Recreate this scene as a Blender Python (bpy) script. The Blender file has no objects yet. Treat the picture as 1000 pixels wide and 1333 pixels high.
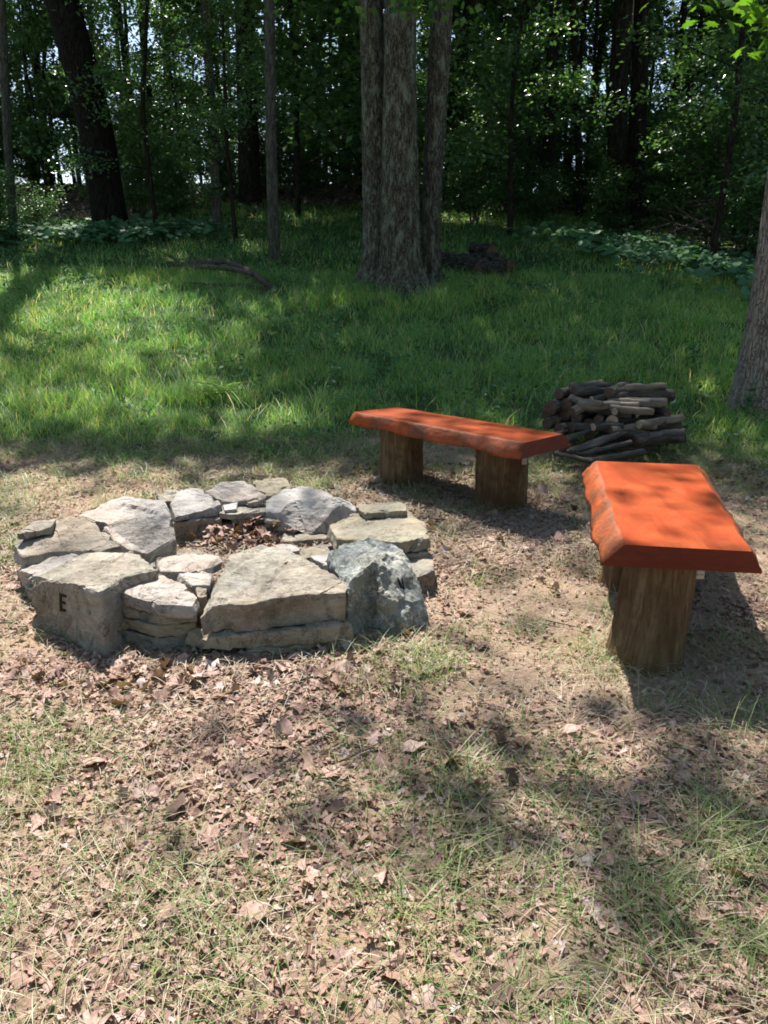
import bpy, bmesh, math, random
import numpy as np
from mathutils import Vector, Matrix, noise as mn

# ------------------------------------------------------------------ camera, sky, sun, exposure
sc = bpy.context.scene
CAM_H = 1.35
PITCH = math.radians(17.0)
cd = bpy.data.cameras.new('camera'); cam = bpy.data.objects.new('camera', cd)
sc.collection.objects.link(cam)
cam.location = (0, 0, CAM_H)
cam.rotation_euler = (math.pi/2 - PITCH, 0, 0)
cd.sensor_fit = 'HORIZONTAL'; cd.sensor_width = 36; cd.lens = 36.0
cd.clip_start = 0.05; cd.clip_end = 2000
sc.camera = cam

SUN = Vector((-0.15, 0.47, 0.80)).normalized()     # direction towards the sun
w = bpy.data.worlds.new("World"); sc.world = w; w.use_nodes = True
nt = w.node_tree
for n in list(nt.nodes): nt.nodes.remove(n)
sky = nt.nodes.new('ShaderNodeTexSky'); sky.sky_type = 'NISHITA'; sky.sun_disc = False
sky.sun_elevation = math.asin(SUN.z); sky.sun_rotation = math.atan2(SUN.x, SUN.y)
sky.air_density = 1.0; sky.dust_density = 1.0
bg = nt.nodes.new('ShaderNodeBackground'); bg.inputs['Strength'].default_value = 0.10
wo = nt.nodes.new('ShaderNodeOutputWorld')
nt.links.new(sky.outputs[0], bg.inputs[0]); nt.links.new(bg.outputs[0], wo.inputs[0])

sd = bpy.data.lights.new('sun', 'SUN'); sd.energy = 5.0; sd.angle = math.radians(0.6); sd.color = (1.0, 0.955, 0.88)
so = bpy.data.objects.new('sun', sd); sc.collection.objects.link(so)
so.rotation_euler = SUN.to_track_quat('Z', 'Y').to_euler(); so.location = (0, 0, 30)

sc.view_settings.view_transform = 'Standard'; sc.view_settings.look = 'None'
sc.view_settings.exposure = 1.12; sc.view_settings.gamma = 1
sc.render.engine = 'CYCLES'
sc.cycles.max_bounces = 6; sc.cycles.diffuse_bounces = 3; sc.cycles.glossy_bounces = 2
sc.cycles.transmission_bounces = 4; sc.cycles.caustics_reflective = False; sc.cycles.caustics_refractive = False
sc.cycles.use_denoising = True
sc.cycles.pixel_filter_type = 'BLACKMAN_HARRIS'; sc.cycles.filter_width = 1.8
sc.cycles.use_adaptive_sampling = True; sc.cycles.adaptive_threshold = 0.02

rng = np.random.default_rng(7); random.seed(7)
COL = sc.collection

# ------------------------------------------------------------------ terrain height, noise
def _hash(ix, iy, seed):
    h = (ix.astype(np.int64)*374761393 + iy.astype(np.int64)*668265263 + seed*1442695041) & 0xffffffff
    h = ((h ^ (h >> 13))*1274126177) & 0xffffffff
    return ((h ^ (h >> 16)) & 0xffff)/65535.0
def vnoise(x, y, seed=0):
    x = np.asarray(x, float); y = np.asarray(y, float)
    ix = np.floor(x); iy = np.floor(y); fx = x-ix; fy = y-iy
    fx = fx*fx*(3-2*fx); fy = fy*fy*(3-2*fy)
    a = _hash(ix, iy, seed); b = _hash(ix+1, iy, seed); c = _hash(ix, iy+1, seed); d = _hash(ix+1, iy+1, seed)
    return (a*(1-fx)+b*fx)*(1-fy) + (c*(1-fx)+d*fx)*fy
def fbm(x, y, seed=0, o=4):
    s = 0; a = 0.5; t = 0
    for i in range(o):
        s = s + a*vnoise(np.asarray(x)*2**i+i*17.3, np.asarray(y)*2**i+i*9.1, seed+i); t += a; a *= .5
    return s/t
def sstep(a, b, x):
    t = np.clip((np.asarray(x, float)-a)/(b-a), 0, 1); return t*t*(3-2*t)

def G(x, y):
    """ground height"""
    x = np.asarray(x, float); y = np.asarray(y, float)
    yy = np.minimum(y, 60)
    z = .152*np.log1p(np.exp((yy-5.7)/.8))
    # crest: slope fades after y = 25
    over = np.maximum(y-24, 0)
    zc = .19*(24-5.7)
    z = np.where(y > 24, zc + 1.9*(1-np.exp(-over/8.0)) - .04*np.maximum(over-10, 0), z)
    z = z - .0075*np.clip(x, 0, 14)**2*sstep(7, 22, y)
    z = z + (fbm(x*.35, y*.35, 3)-.5)*.22*sstep(5.6, 9, y)
    z = z + (fbm(x*1.1, y*1.1, 5)-.5)*.05*sstep(5, 7, y)
    z = z + (fbm(x*2.2+4, y*2.2, 9)-.5)*.025
    return z
def gz(x, y): return float(G(x, y))

def ray(px, py):
    v = Vector(((px-500)/1000.0, -(py-666.5)/1000.0, -1.0))
    v.rotate(cam.rotation_euler); return v.normalized()
def P(px, py, z):
    """point of the horizontal plane at height z seen at (px, py) of the photograph"""
    d = ray(px, py); t = (z-CAM_H)/d.z
    return Vector((d.x*t, d.y*t, z))
def PG(px, py):
    """ground point seen at (px, py)"""
    d = ray(px, py); t = .5
    while t < 80:
        if CAM_H + d.z*t < gz(d.x*t, d.y*t): break
        t += .05
    return Vector((d.x*t, d.y*t, gz(d.x*t, d.y*t)))
def PD(px, py, depth):
    """point at distance y = depth along the ray"""
    d = ray(px, py); t = depth/d.y
    return Vector((d.x*t, depth, CAM_H + d.z*t))

# ------------------------------------------------------------------ object helpers
def tag(o, label=None, cat=None, group=None, kind=None):
    if label: o['label'] = label
    if cat: o['category'] = cat
    if group: o['group'] = group
    if kind: o['kind'] = kind
    return o
def link(name, me, mats=(), parent=None, loc=None, smooth=False):
    o = bpy.data.objects.new(name, me); COL.objects.link(o)
    for m in (mats if isinstance(mats, (list, tuple)) else [mats]):
        if m.name not in [s.name for s in me.materials if s]: me.materials.append(m)
    if parent: o.parent = parent
    if loc is not None: o.location = loc
    if smooth: me.polygons.foreach_set('use_smooth', np.ones(len(me.polygons), bool))
    return o
def empty(name, loc):
    o = bpy.data.objects.new(name, None); COL.objects.link(o); o.location = loc; o.empty_display_size = .2
    return o
def mk(name, V, groups, smooth=False):
    """V (n,3); groups: list of (m,k) index arrays"""
    me = bpy.data.meshes.new(name)
    V = np.ascontiguousarray(V, dtype=np.float32)
    me.vertices.add(len(V)); me.vertices.foreach_set('co', V.ravel())
    loops = np.concatenate([g.ravel() for g in groups]).astype(np.int32)
    starts = []; s = 0
    for g in groups:
        m, k = g.shape; starts.append(s+np.arange(m)*k); s += m*k
    starts = np.concatenate(starts).astype(np.int32)
    me.loops.add(len(loops)); me.loops.foreach_set('vertex_index', loops)
    me.polygons.add(len(starts)); me.polygons.foreach_set('loop_start', starts)
    if smooth: me.polygons.foreach_set('use_smooth', np.ones(len(starts), bool))
    me.update(calc_edges=True)
    return me
def inst(tv, tfs, pos, R, s):
    """template verts (k,3), faces list of arrays; pos (N,3), R (N,3,3), s (N,) or (N,3)"""
    tv = np.asarray(tv, float); N = len(pos); k = len(tv)
    s = np.asarray(s, float)
    if s.ndim == 1: s = np.repeat(s[:, None], 3, 1)
    loc = tv[None]*s[:, None, :]
    V = np.einsum('nij,nkj->nki', R, loc) + pos[:, None, :]
    fs = [(np.asarray(f)[None]+(np.arange(N)*k)[:, None, None]).reshape(-1, np.asarray(f).shape[1]) for f in tfs]
    return V.reshape(-1, 3), fs
def join(parts):
    Vs = []; by = {}; off = 0
    for V, fs in parts:
        for f in fs: by.setdefault(f.shape[1], []).append(f+off)
        Vs.append(V); off += len(V)
    return np.concatenate(Vs), [np.concatenate(v) for v in by.values()]
def frames(nrm, rng=rng):
    """rotation matrices whose local z is nrm, random spin"""
    n = nrm/np.linalg.norm(nrm, axis=1, keepdims=True)
    r = rng.normal(size=n.shape); x = np.cross(r, n); x /= np.linalg.norm(x, axis=1, keepdims=True)+1e-9
    y = np.cross(n, x)
    return np.stack([x, y, n], axis=2)
def tube(pts, rads, n=8, cap=True, wob=0.0, seed=0):
    """tapered tube along pts as (V, faces)"""
    pts = np.asarray(pts, float); rads = np.asarray(rads, float); m = len(pts)
    T = np.gradient(pts, axis=0); T /= np.linalg.norm(T, axis=1, keepdims=True)+1e-9
    ref = np.array([0, 0, 1.0]) if abs(T[0, 2]) < .8 else np.array([1.0, 0, 0])
    X = np.cross(ref[None], T); X /= np.linalg.norm(X, axis=1, keepdims=True)+1e-9
    Y = np.cross(T, X)
    a = np.arange(n)*2*np.pi/n
    r = rads[:, None]*np.ones(n)[None]
    if wob:
        r = r*(1+wob*(fbm(np.cos(a)[None]*1.5+seed*3.1+np.zeros((m, 1)), np.arange(m)[:, None]*.5+np.sin(a)[None]*1.5, seed)-.5)*2)
    V = pts[:, None]+(X[:, None]*np.cos(a)[None, :, None]+Y[:, None]*np.sin(a)[None, :, None])*r[..., None]
    i = np.arange(m-1)[:, None]*n; j = np.arange(n)[None]; j2 = (j+1) % n
    F = np.stack([i+j, i+j2, i+n+j2, i+n+j], -1).reshape(-1, 4)
    V = V.reshape(-1, 3); fs = [F]
    if cap:
        c0 = len(V); V = np.concatenate([V, pts[:1], pts[-1:]])
        jj = np.arange(n); k2 = (jj+1) % n
        fs.append(np.concatenate([np.stack([k2, jj, np.full(n, c0)], -1), np.stack([(m-1)*n+jj, (m-1)*n+k2, np.full(n, c0+1)], -1)]))
    return V, fs

# ------------------------------------------------------------------ materials
class M:
    def __init__(s, name):
        s.m = bpy.data.materials.new(name); s.m.use_nodes = True; s.t = s.m.node_tree
        s.b = s.t.nodes['Principled BSDF']; s.out = s.t.nodes['Material Output']
        s.b.inputs['Roughness'].default_value = .85
        s.b.inputs['Specular IOR Level'].default_value = .25
        s.co = s.n('ShaderNodeTexCoord')
    def n(s, typ, **kw):
        n = s.t.nodes.new(typ)
        for k, v in kw.items():
            if isinstance(v, (int, float, tuple, list)) and k in n.inputs: n.inputs[k].default_value = v
            else: setattr(n, k, v)
        return n
    def l(s, a, b): s.t.links.new(a, b)
    def mapping(s, scale=(1, 1, 1), src='Object'):
        mp = s.n('ShaderNodeMapping'); mp.inputs['Scale'].default_value = scale
        s.l(s.co.outputs[src], mp.inputs[0]); return mp.outputs[0]
    def noise(s, vec, scale, detail=5, rough=.6, dist=0):
        n = s.n('ShaderNodeTexNoise'); n.inputs['Scale'].default_value = scale
        n.inputs['Detail'].default_value = detail; n.inputs['Roughness'].default_value = rough
        n.inputs['Distortion'].default_value = dist
        s.l(vec, n.inputs['Vector']); return n.outputs['Fac']
    def ramp(s, fac, stops, interp='LINEAR'):
        r = s.n('ShaderNodeValToRGB'); r.color_ramp.interpolation = interp
        e = r.color_ramp.elements
        while len(e) > 1: e.remove(e[-1])
        e[0].position = stops[0][0]; e[0].color = tuple(stops[0][1])+(1,)
        for p, c in stops[1:]:
            q = e.new(p); q.color = tuple(c)+(1,)
        s.l(fac, r.inputs[0]); return r.outputs[0]
    def mix(s, fac, a, b, typ='MIX'):
        m = s.n('ShaderNodeMix'); m.data_type = 'RGBA'; m.blend_type = typ
        for v, i in ((fac, 0), (a, 6), (b, 7)):
            if hasattr(v, 'links') or hasattr(v, 'is_linked'): s.l(v, m.inputs[i])
            else: m.inputs[i].default_value = v if i == 0 else tuple(v)+(1,)
        return m.outputs[2]
    def bump(s, h, strength=.5, dist=.02, prev=None):
        b = s.n('ShaderNodeBump'); b.inputs['Strength'].default_value = strength; b.inputs['Distance'].default_value = dist
        s.l(h, b.inputs['Height'])
        if prev is not None: s.l(prev, b.inputs['Normal'])
        return b.outputs[0]
    def fin(s, col=None, nrm=None, rough=None, spec=None):
        if col is not None: s.l(col, s.b.inputs['Base Color'])
        if nrm is not None: s.l(nrm, s.b.inputs['Normal'])
        if rough is not None: s.b.inputs['Roughness'].default_value = rough
        if spec is not None: s.b.inputs['Specular IOR Level'].default_value = spec
        return s.m
def isl(m):
    g = m.n('ShaderNodeNewGeometry'); return g.outputs['Random Per Island']

def leaf_mat(name, stops, trans=.4, tcol=1.6, rough=.45, spec=.4, noise_scale=0, nstops=None):
    m = M(name); c = m.ramp(isl(m), stops)
    if noise_scale:
        f = m.noise(m.mapping(), noise_scale, 3)
        c = m.mix(m.ramp(f, [(.35, (0, 0, 0)), (.65, (1, 1, 1))]), c, m.mix(1.0, c, nstops, 'MULTIPLY'))
    m.fin(c, rough=rough, spec=spec)
    tr = m.n('ShaderNodeBsdfTranslucent')
    tc = m.mix(1.0, c, (tcol*1.15, tcol*1.25, tcol*.55), 'MULTIPLY'); m.l(tc, tr.inputs[0])
    mx = m.n('ShaderNodeMixShader'); mx.inputs[0].default_value = trans
    m.l(m.b.outputs[0], mx.inputs[1]); m.l(tr.outputs[0], mx.inputs[2]); m.l(mx.outputs[0], m.out.inputs[0])
    return m.m

MAT = {}
MAT['crown'] = leaf_mat('crown_leaves', [(0, (.035, .090, .029)), (.5, (.065, .155, .043)), (1, (.122, .244, .057))], .35)
MAT['under'] = leaf_mat('understory_leaves', [(0, (.047, .099, .045)), (.6, (.073, .157, .063)), (1, (.148, .265, .091))], .3, rough=.35, spec=.6)
MAT['bright'] = leaf_mat('maple_leaves', [(0, (.056, .128, .016)), (1, (.104, .208, .024))], .5)
MAT['cover'] = leaf_mat('ground_cover_leaves', [(0, (.05, .13, .055)), (1, (.10, .22, .10))], .2, rough=.6, spec=.2)
MAT['grass'] = leaf_mat('meadow_grass', [(0, (.097, .214, .083)), (.5, (.149, .319, .110)), (.85, (.258, .444, .165)), (.93, (.597, .533, .330)), (1, (.728, .533, .440))], .4, 1.5,
                        noise_scale=.45, nstops=(1.35, 1.15, .9))
MAT['tuft'] = leaf_mat('sparse_grass', [(0, (.113, .211, .062)), (.5, (.194, .282, .097)), (.75, (.308, .317, .150)), (1, (.405, .378, .238))], .35, 1.2)
MAT['straw'] = leaf_mat('dry_straw', [(0, (.304, .233, .154)), (.5, (.422, .344, .245)), (1, (.557, .490, .380))], .2, 1.0, rough=.6)
MAT['litter'] = leaf_mat('fallen_leaf', [(0, (.140, .087, .066)), (.15, (.258, .152, .115)), (.4, (.398, .244, .192)), (.7, (.468, .305, .247)), (.94, (.547, .396, .341)), (1, (.557, .467, .439))], .12, 1.0, rough=.65, spec=.3, noise_scale=70, nstops=(.617, .590, .605))
MAT['flitter'] = leaf_mat('forest_leaf', [(0, (.10, .06, .04)), (.6, (.26, .17, .12)), (1, (.45, .36, .28))], .1, 1.0, rough=.6, spec=.3)

def ground_mat():
    m = M('soil_and_turf')
    v = m.mapping()
    a = m.n('ShaderNodeAttribute'); a.attribute_name = 'zone'
    sep = m.n('ShaderNodeSeparateColor'); m.l(a.outputs['Color'], sep.inputs[0])
    n1 = m.noise(v, 9, 8, .7); n2 = m.noise(v, 55, 6, .7); n3 = m.noise(v, 1.3, 4)
    soil = m.ramp(n1, [(.3, (.15, .10, .07)), (.5, (.28, .205, .155)), (.72, (.38, .30, .23))])
    soil = m.mix(m.ramp(n2, [(.42, (0, 0, 0)), (.62, (1, 1, 1))]), soil, (.30, .20, .14))
    soil = m.mix(m.ramp(n3, [(.45, (0, 0, 0)), (.6, (1, 1, 1))]), soil, m.mix(.5, soil, (.42, .29, .20)))
    turf = m.ramp(n1, [(.3, (.03, .05, .018)), (.6, (.06, .10, .03)), (.8, (.12, .12, .06))])
    wood = m.ramp(n2, [(.3, (.06, .045, .03)), (.55, (.14, .10, .075)), (.8, (.26, .19, .15))])
    c = m.mix(sep.outputs[0], soil, turf); c = m.mix(sep.outputs[1], c, wood)
    ash = m.ramp(n2, [(.3, (.10, .09, .08)), (.7, (.22, .19, .17))]); c = m.mix(sep.outputs[2], c, ash)
    vo = m.n('ShaderNodeTexVoronoi'); vo.inputs['Scale'].default_value = 60; m.l(v, vo.inputs['Vector'])
    b = m.bump(n1, .6, .03); b = m.bump(n2, .8, .012, b); b = m.bump(vo.outputs['Distance'], .4, .006, b)
    return m.fin(c, b, .95, .1)
MAT['ground'] = ground_mat()

def bark_mat(name, dark, mid, light, lichen, vs=22, moss=.3):
    m = M(name)
    v = m.mapping((1, 1, .2)); v1 = m.mapping((1, 1, 1))
    vo = m.n('ShaderNodeTexVoronoi'); vo.feature = 'DISTANCE_TO_EDGE'; vo.inputs['Scale'].default_value = vs
    wv = m.noise(v1, 6, 3)
    mixv = m.n('ShaderNodeMixRGB'); mixv.inputs[0].default_value = .14; m.l(v, mixv.inputs[1]); m.l(wv, mixv.inputs[2])
    m.l(mixv.outputs[0], vo.inputs['Vector'])
    n1 = m.noise(v, vs*1.4, 6, .7); n2 = m.noise(m.mapping((1, 1, .4)), 11, 6, .75); n3 = m.noise(v1, 45, 4)
    c = m.ramp(n1, [(.3, dark), (.5, mid), (.72, light)])
    edge = m.ramp(vo.outputs['Distance'], [(.0, (0, 0, 0)), (.12, (1, 1, 1))])
    c = m.mix(edge, dark, c)
    c = m.mix(m.ramp(n2, [(.5, (0, 0, 0)), (.62, (moss, moss, moss))]), c, lichen)
    b = m.bump(edge, .7, .02); b = m.bump(n1, .8, .025, b); b = m.bump(n3, .3, .006, b)
    return m.fin(c, b, .95, .1)
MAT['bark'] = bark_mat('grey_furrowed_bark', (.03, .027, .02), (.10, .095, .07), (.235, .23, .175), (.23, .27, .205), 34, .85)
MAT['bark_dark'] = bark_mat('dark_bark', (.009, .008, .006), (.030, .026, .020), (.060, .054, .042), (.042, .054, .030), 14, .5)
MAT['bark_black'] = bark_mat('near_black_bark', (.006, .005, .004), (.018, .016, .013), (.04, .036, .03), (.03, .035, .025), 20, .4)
MAT['bark_slim'] = bark_mat('smooth_grey_bark', (.043, .043, .036), (.085, .085, .068), (.145, .145, .119), (.119, .145, .102), 18, .5)
MAT['bark_pale'] = bark_mat('pale_bark', (.136, .106, .085), (.281, .238, .196), (.391, .348, .297), (.289, .289, .238), 32, .5)
MAT['twig'] = bark_mat('grey_twig', (.056, .042, .035), (.140, .119, .098), (.252, .224, .189), (.140, .140, .112), 40, .2)
MAT['rot'] = bark_mat('rotten_wood', (.012, .01, .008), (.05, .045, .04), (.16, .155, .14), (.10, .12, .09), 25, .5)

def stone_mat(name, c0, c1, c2, spot, strata=.5, spot_amt=.5, bs=1.0, streak=None):
    m = M(name); v = m.mapping(src='Object'); vs = m.mapping((1, 1, 5))
    oi = m.n('ShaderNodeObjectInfo')
    add = m.n('ShaderNodeVectorMath'); add.operation = 'ADD'
    cx = m.n('ShaderNodeCombineXYZ'); mu = m.n('ShaderNodeMath'); mu.operation = 'MULTIPLY'; mu.inputs[1].default_value = 30
    m.l(oi.outputs['Random'], mu.inputs[0]); m.l(mu.outputs[0], cx.inputs[0]); m.l(mu.outputs[0], cx.inputs[1])
    m.l(v, add.inputs[0]); m.l(cx.outputs[0], add.inputs[1]); v = add.outputs[0]
    n1 = m.noise(v, 5, 8, .65, .4); n2 = m.noise(v, 38, 8, .7); n3 = m.noise(vs, 16, 5, .6, .6); n4 = m.noise(v, 130, 4, .7)
    c = m.ramp(n1, [(.3, c0), (.52, c1), (.72, c2)])
    c = m.mix(m.ramp(n2, [(.45, (0, 0, 0)), (.7, (spot_amt,)*3)]), c, spot)
    c = m.mix(m.ramp(n3, [(.5, (0, 0, 0)), (.58, (.35,)*3), (.66, (0, 0, 0))]), c, c0)
    if streak:
        n5 = m.noise(m.mapping((1, 1.4, .6)), 16, 9, .8, .35)
        c = m.mix(m.ramp(n5, [(.52, (0, 0, 0)), (.60, (.55,)*3), (.7, (.15,)*3)]), c, streak)
    c = m.mix(m.ramp(n4, [(.3, (.5,)*3), (.45, (0, 0, 0))]), c, c0)
    n6 = m.noise(v, 2.2, 7, .75, 1.6); c = m.mix(m.ramp(n6, [(.40, (0, 0, 0)), (.455, (0, 0, 0)), (.47, (.85,)*3), (.485, (0, 0, 0))]), c, tuple(q*.35 for q in c0))
    n7 = m.noise(v, 1.9, 3, .5); c = m.mix(m.ramp(n7, [(.45, (0, 0, 0)), (.7, (.55,)*3)]), c, m.mix(1.0, c, (1.15, .93, .78), 'MULTIPLY'))
    b = m.bump(n1, .5, .03*bs); b = m.bump(n3, strata*1.2, .016*bs, b); b = m.bump(n2, .7, .009*bs, b); b = m.bump(n4, .4, .003, b)
    return m.fin(c, b, .9, .2)
MAT['st_tan'] = stone_mat('tan_sandstone', (.144, .126, .098), (.281, .258, .207), (.409, .384, .340), (.486, .445, .417))
MAT['st_pink'] = stone_mat('pinkish_stone', (.206, .175, .150), (.356, .318, .281), (.460, .419, .386), (.540, .490, .461))
MAT['st_pale'] = stone_mat('pale_grey_stone', (.244, .228, .210), (.399, .382, .360), (.499, .481, .465), (.377, .310, .255))
MAT['st_grey'] = stone_mat('grey_slate', (.151, .139, .115), (.272, .248, .206), (.415, .380, .324), (.383, .310, .243))
MAT['st_green'] = stone_mat('greenish_slab', (.177, .162, .118), (.294, .269, .204), (.411, .377, .299), (.398, .322, .243))
MAT['st_blue'] = stone_mat('blue_green_boulder', (.149, .160, .136), (.289, .304, .273), (.488, .478, .442), (.438, .365, .296), .3, .35, 1.3, streak=(.792, .800, .800))
MAT['carve'] = M('dark_carving').fin(None, None, .95, .1); MAT['carve'].node_tree.nodes['Principled BSDF'].inputs['Base Color'].default_value = (.03, .026, .02, 1)

def stain_mat(name, base, dark, patch, amt, rough, axis=(1, 1, 1), bstr=.3, rot=0):
    m = M(name); v0 = m.n('ShaderNodeVectorRotate'); v0.rotation_type = 'Z_AXIS'; v0.inputs['Angle'].default_value = rot; m.l(m.co.outputs['Object'], v0.inputs['Vector'])
    mp = m.n('ShaderNodeMapping'); mp.inputs['Scale'].default_value = axis; m.l(v0.outputs[0], mp.inputs[0]); v = mp.outputs[0]
    n1 = m.noise(v, 14, 8, .65, .8); n2 = m.noise(m.mapping(), 7, 6, .7); n3 = m.noise(v, 60, 5)
    c = m.mix(m.ramp(n1, [(.35, (1, 1, 1)), (.65, (0, 0, 0))]), base, dark)
    c = m.mix(m.ramp(n2, [(.55-amt*.25, (0, 0, 0)), (.72-amt*.2, (min(1, amt*1.2),)*3)]), c, patch)
    if rough < .4:
        wv = m.n('ShaderNodeTexWave'); wv.wave_type = 'RINGS'; wv.rings_direction = 'Y'; wv.inputs['Scale'].default_value = 6; wv.inputs['Distortion'].default_value = 7; wv.inputs['Detail'].default_value = 4; wv.inputs['Detail Scale'].default_value = 1.2
        mp2 = m.n('ShaderNodeMapping'); mp2.inputs['Scale'].default_value = (1, .22, 1); mp2.inputs['Location'].default_value = (.35, 0, .6); m.l(v0.outputs[0], mp2.inputs[0]); m.l(mp2.outputs[0], wv.inputs['Vector'])
        c = m.mix(m.ramp(wv.outputs['Fac'], [(.0, (.6,)*3), (.35, (0, 0, 0))]), c, dark)
        n9 = m.noise(m.mapping(), 120, 3); c = m.mix(m.ramp(n9, [(.66, (0, 0, 0)), (.72, (.5,)*3)]), c, (.5, .3, .2))
        m.b.inputs['Coat Weight'].default_value = .6; m.b.inputs['Coat Roughness'].default_value = .28
    b = m.bump(n1, bstr, .008); b = m.bump(n3, bstr, .003, b)
    return m.fin(c, b, rough, .4)
MAT['stain_top'] = stain_mat('orange_stained_top', (.52, .086, .022), (.36, .052, .012), (.60, .15, .045), .35, .33, (9, .8, 1), .2)
MAT['stain_top_b'] = stain_mat('orange_stained_top_diagonal_grain', (.52, .086, .022), (.36, .052, .012), (.60, .15, .045), .35, .33, (9, .8, 1), .2, math.radians(-44))
MAT['stain_end'] = stain_mat('stained_sawn_end', (.143, .021, .009), (.105, .015, .007), (.072, .012, .007), .3, .6, (1, 1, 3), .3)
MAT['stain_edge'] = stain_mat('stained_live_edge', (.440, .080, .009), (.287, .054, .008), (.057, .027, .007), .6, .6, (1, 1, 1), .9)

def log_mat():
    m = M('peeled_log'); v = m.mapping((1, 1, .12)); v1 = m.mapping()
    n1 = m.noise(v, 26, 8, .7, .5); n2 = m.noise(v1, 5, 5, .6); n3 = m.noise(v, 80, 4)
    c = m.ramp(n1, [(.25, (0.082, 0.048, 0.025)), (.48, (0.136, 0.087, 0.044)), (.72, (0.256, 0.185, 0.102))])
    c = m.mix(m.ramp(n2, [(.5, (0, 0, 0)), (.62, (.75,)*3)]), c, (0.080, 0.037, 0.016))
    c = m.mix(m.ramp(n3, [(.35, (.6,)*3), (.48, (0, 0, 0))]), c, (0.056, 0.033, 0.017))
    b = m.bump(n1, .9, .02); b = m.bump(n3, .6, .006, b)
    return m.fin(c, b, .85, .2)
MAT['log'] = log_mat()
MAT['metal'] = M('zinc_bracket').fin(None, None, .4, .5)
_b = MAT['metal'].node_tree.nodes['Principled BSDF']; _b.inputs['Metallic'].default_value = .6; _b.inputs['Base Color'].default_value = (.28, .28, .27, 1)
def wood_mat(name, d, mi, li, sc_=(1, 1, .15)):
    m = M(name); v = m.mapping(sc_); n1 = m.noise(v, 30, 7, .7, .5); n2 = m.noise(m.mapping(), 8, 5)
    c = m.ramp(n1, [(.3, d), (.5, mi), (.72, li)]); c = m.mix(m.ramp(n2, [(.5, (0, 0, 0)), (.65, (.6,)*3)]), c, d)
    return m.fin(c, m.bump(n1, .8, .012), .9, .15)
MAT['fw_side'] = wood_mat('weathered_firewood', (.024, .021, .018), (.070, .061, .052), (.164, .153, .140))
MAT['fw_pale'] = wood_mat('pale_firewood', (.082, .062, .046), (.181, .152, .118), (.308, .267, .226))
MAT['fw_end'] = wood_mat('dark_cut_end', (.045, .033, .024), (.112, .075, .054), (.210, .143, .098), (1, 1, 1))
MAT['fw_endp'] = wood_mat('pale_cut_end', (.22, .16, .11), (.42, .32, .22), (.6, .5, .4), (1, 1, 1))

# ------------------------------------------------------------------ the ground
def boundary(x):
    return 5.35 + .55*np.exp(-((x-.1)/.9)**2) - .25*sstep(1.6, 2.6, x) + (fbm(x*1.7, x*0+3, 21)-.5)*.6
def meadow(x, y):
    b = boundary(x) + (fbm(np.asarray(x)*2.5, np.asarray(y)*2.5, 33)-.5)*1.5
    return sstep(-.35, .65, y-b)
def forest_edge(x):
    x = np.asarray(x, float)
    return 23.0 - 6.0*sstep(3.5, 10, x) - 5.5*sstep(-3.5, -9, x) + (fbm(x*.4, x*0+1, 44)-.5)*3
PITC = (-.47, 3.72)      # centre of the fire ring
def make_ground():
    def ax(lo, hi, flo, fhi, fine, coarse):
        a = list(np.arange(flo, fhi, fine)); s = fine; v = flo
        left = []
        while v > lo: s *= 1.12; s = min(s, coarse); v -= s; left.append(v)
        s = fine; v = a[-1]; right = []
        while v < hi: s *= 1.12; s = min(s, coarse); v += s; right.append(v)
        return np.array(left[::-1]+a+right)
    X = ax(-220, 220, -4, 4, .05, 9); Y = ax(-60, 400, .8, 9, .05, 9)
    xx, yy = np.meshgrid(X, Y); zz = G(xx, yy)
    zz += (fbm(xx*9, yy*9, 51)-.5)*.02*(yy < 12)
    d = np.hypot(xx-PITC[0], (yy-PITC[1])*1.05)
    zz -= .03*(1-sstep(.4, .7, d))
    nx, ny = len(X), len(Y)
    V = np.stack([xx, yy, zz], -1).reshape(-1, 3)
    i, j = np.meshgrid(np.arange(nx-1), np.arange(ny-1)); b = (j*nx+i).ravel()
    me = mk('ground', V, [np.stack([b, b+1, b+nx+1, b+nx], -1)], True)
    ca = me.color_attributes.new('zone', 'FLOAT_COLOR', 'POINT')
    z = np.zeros((len(V), 4), np.float32); z[:, 3] = 1
    z[:, 0] = meadow(V[:, 0], V[:, 1]); z[:, 1] = sstep(-1.5, 1.5, V[:, 1]-forest_edge(V[:, 0]))
    z[:, 2] = .8*(1-sstep(.4, .62, d.ravel()))
    ca.data.foreach_set('color', z.ravel())
    o = link('ground', me, MAT['ground']); tag(o, kind='structure')
make_ground()

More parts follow.
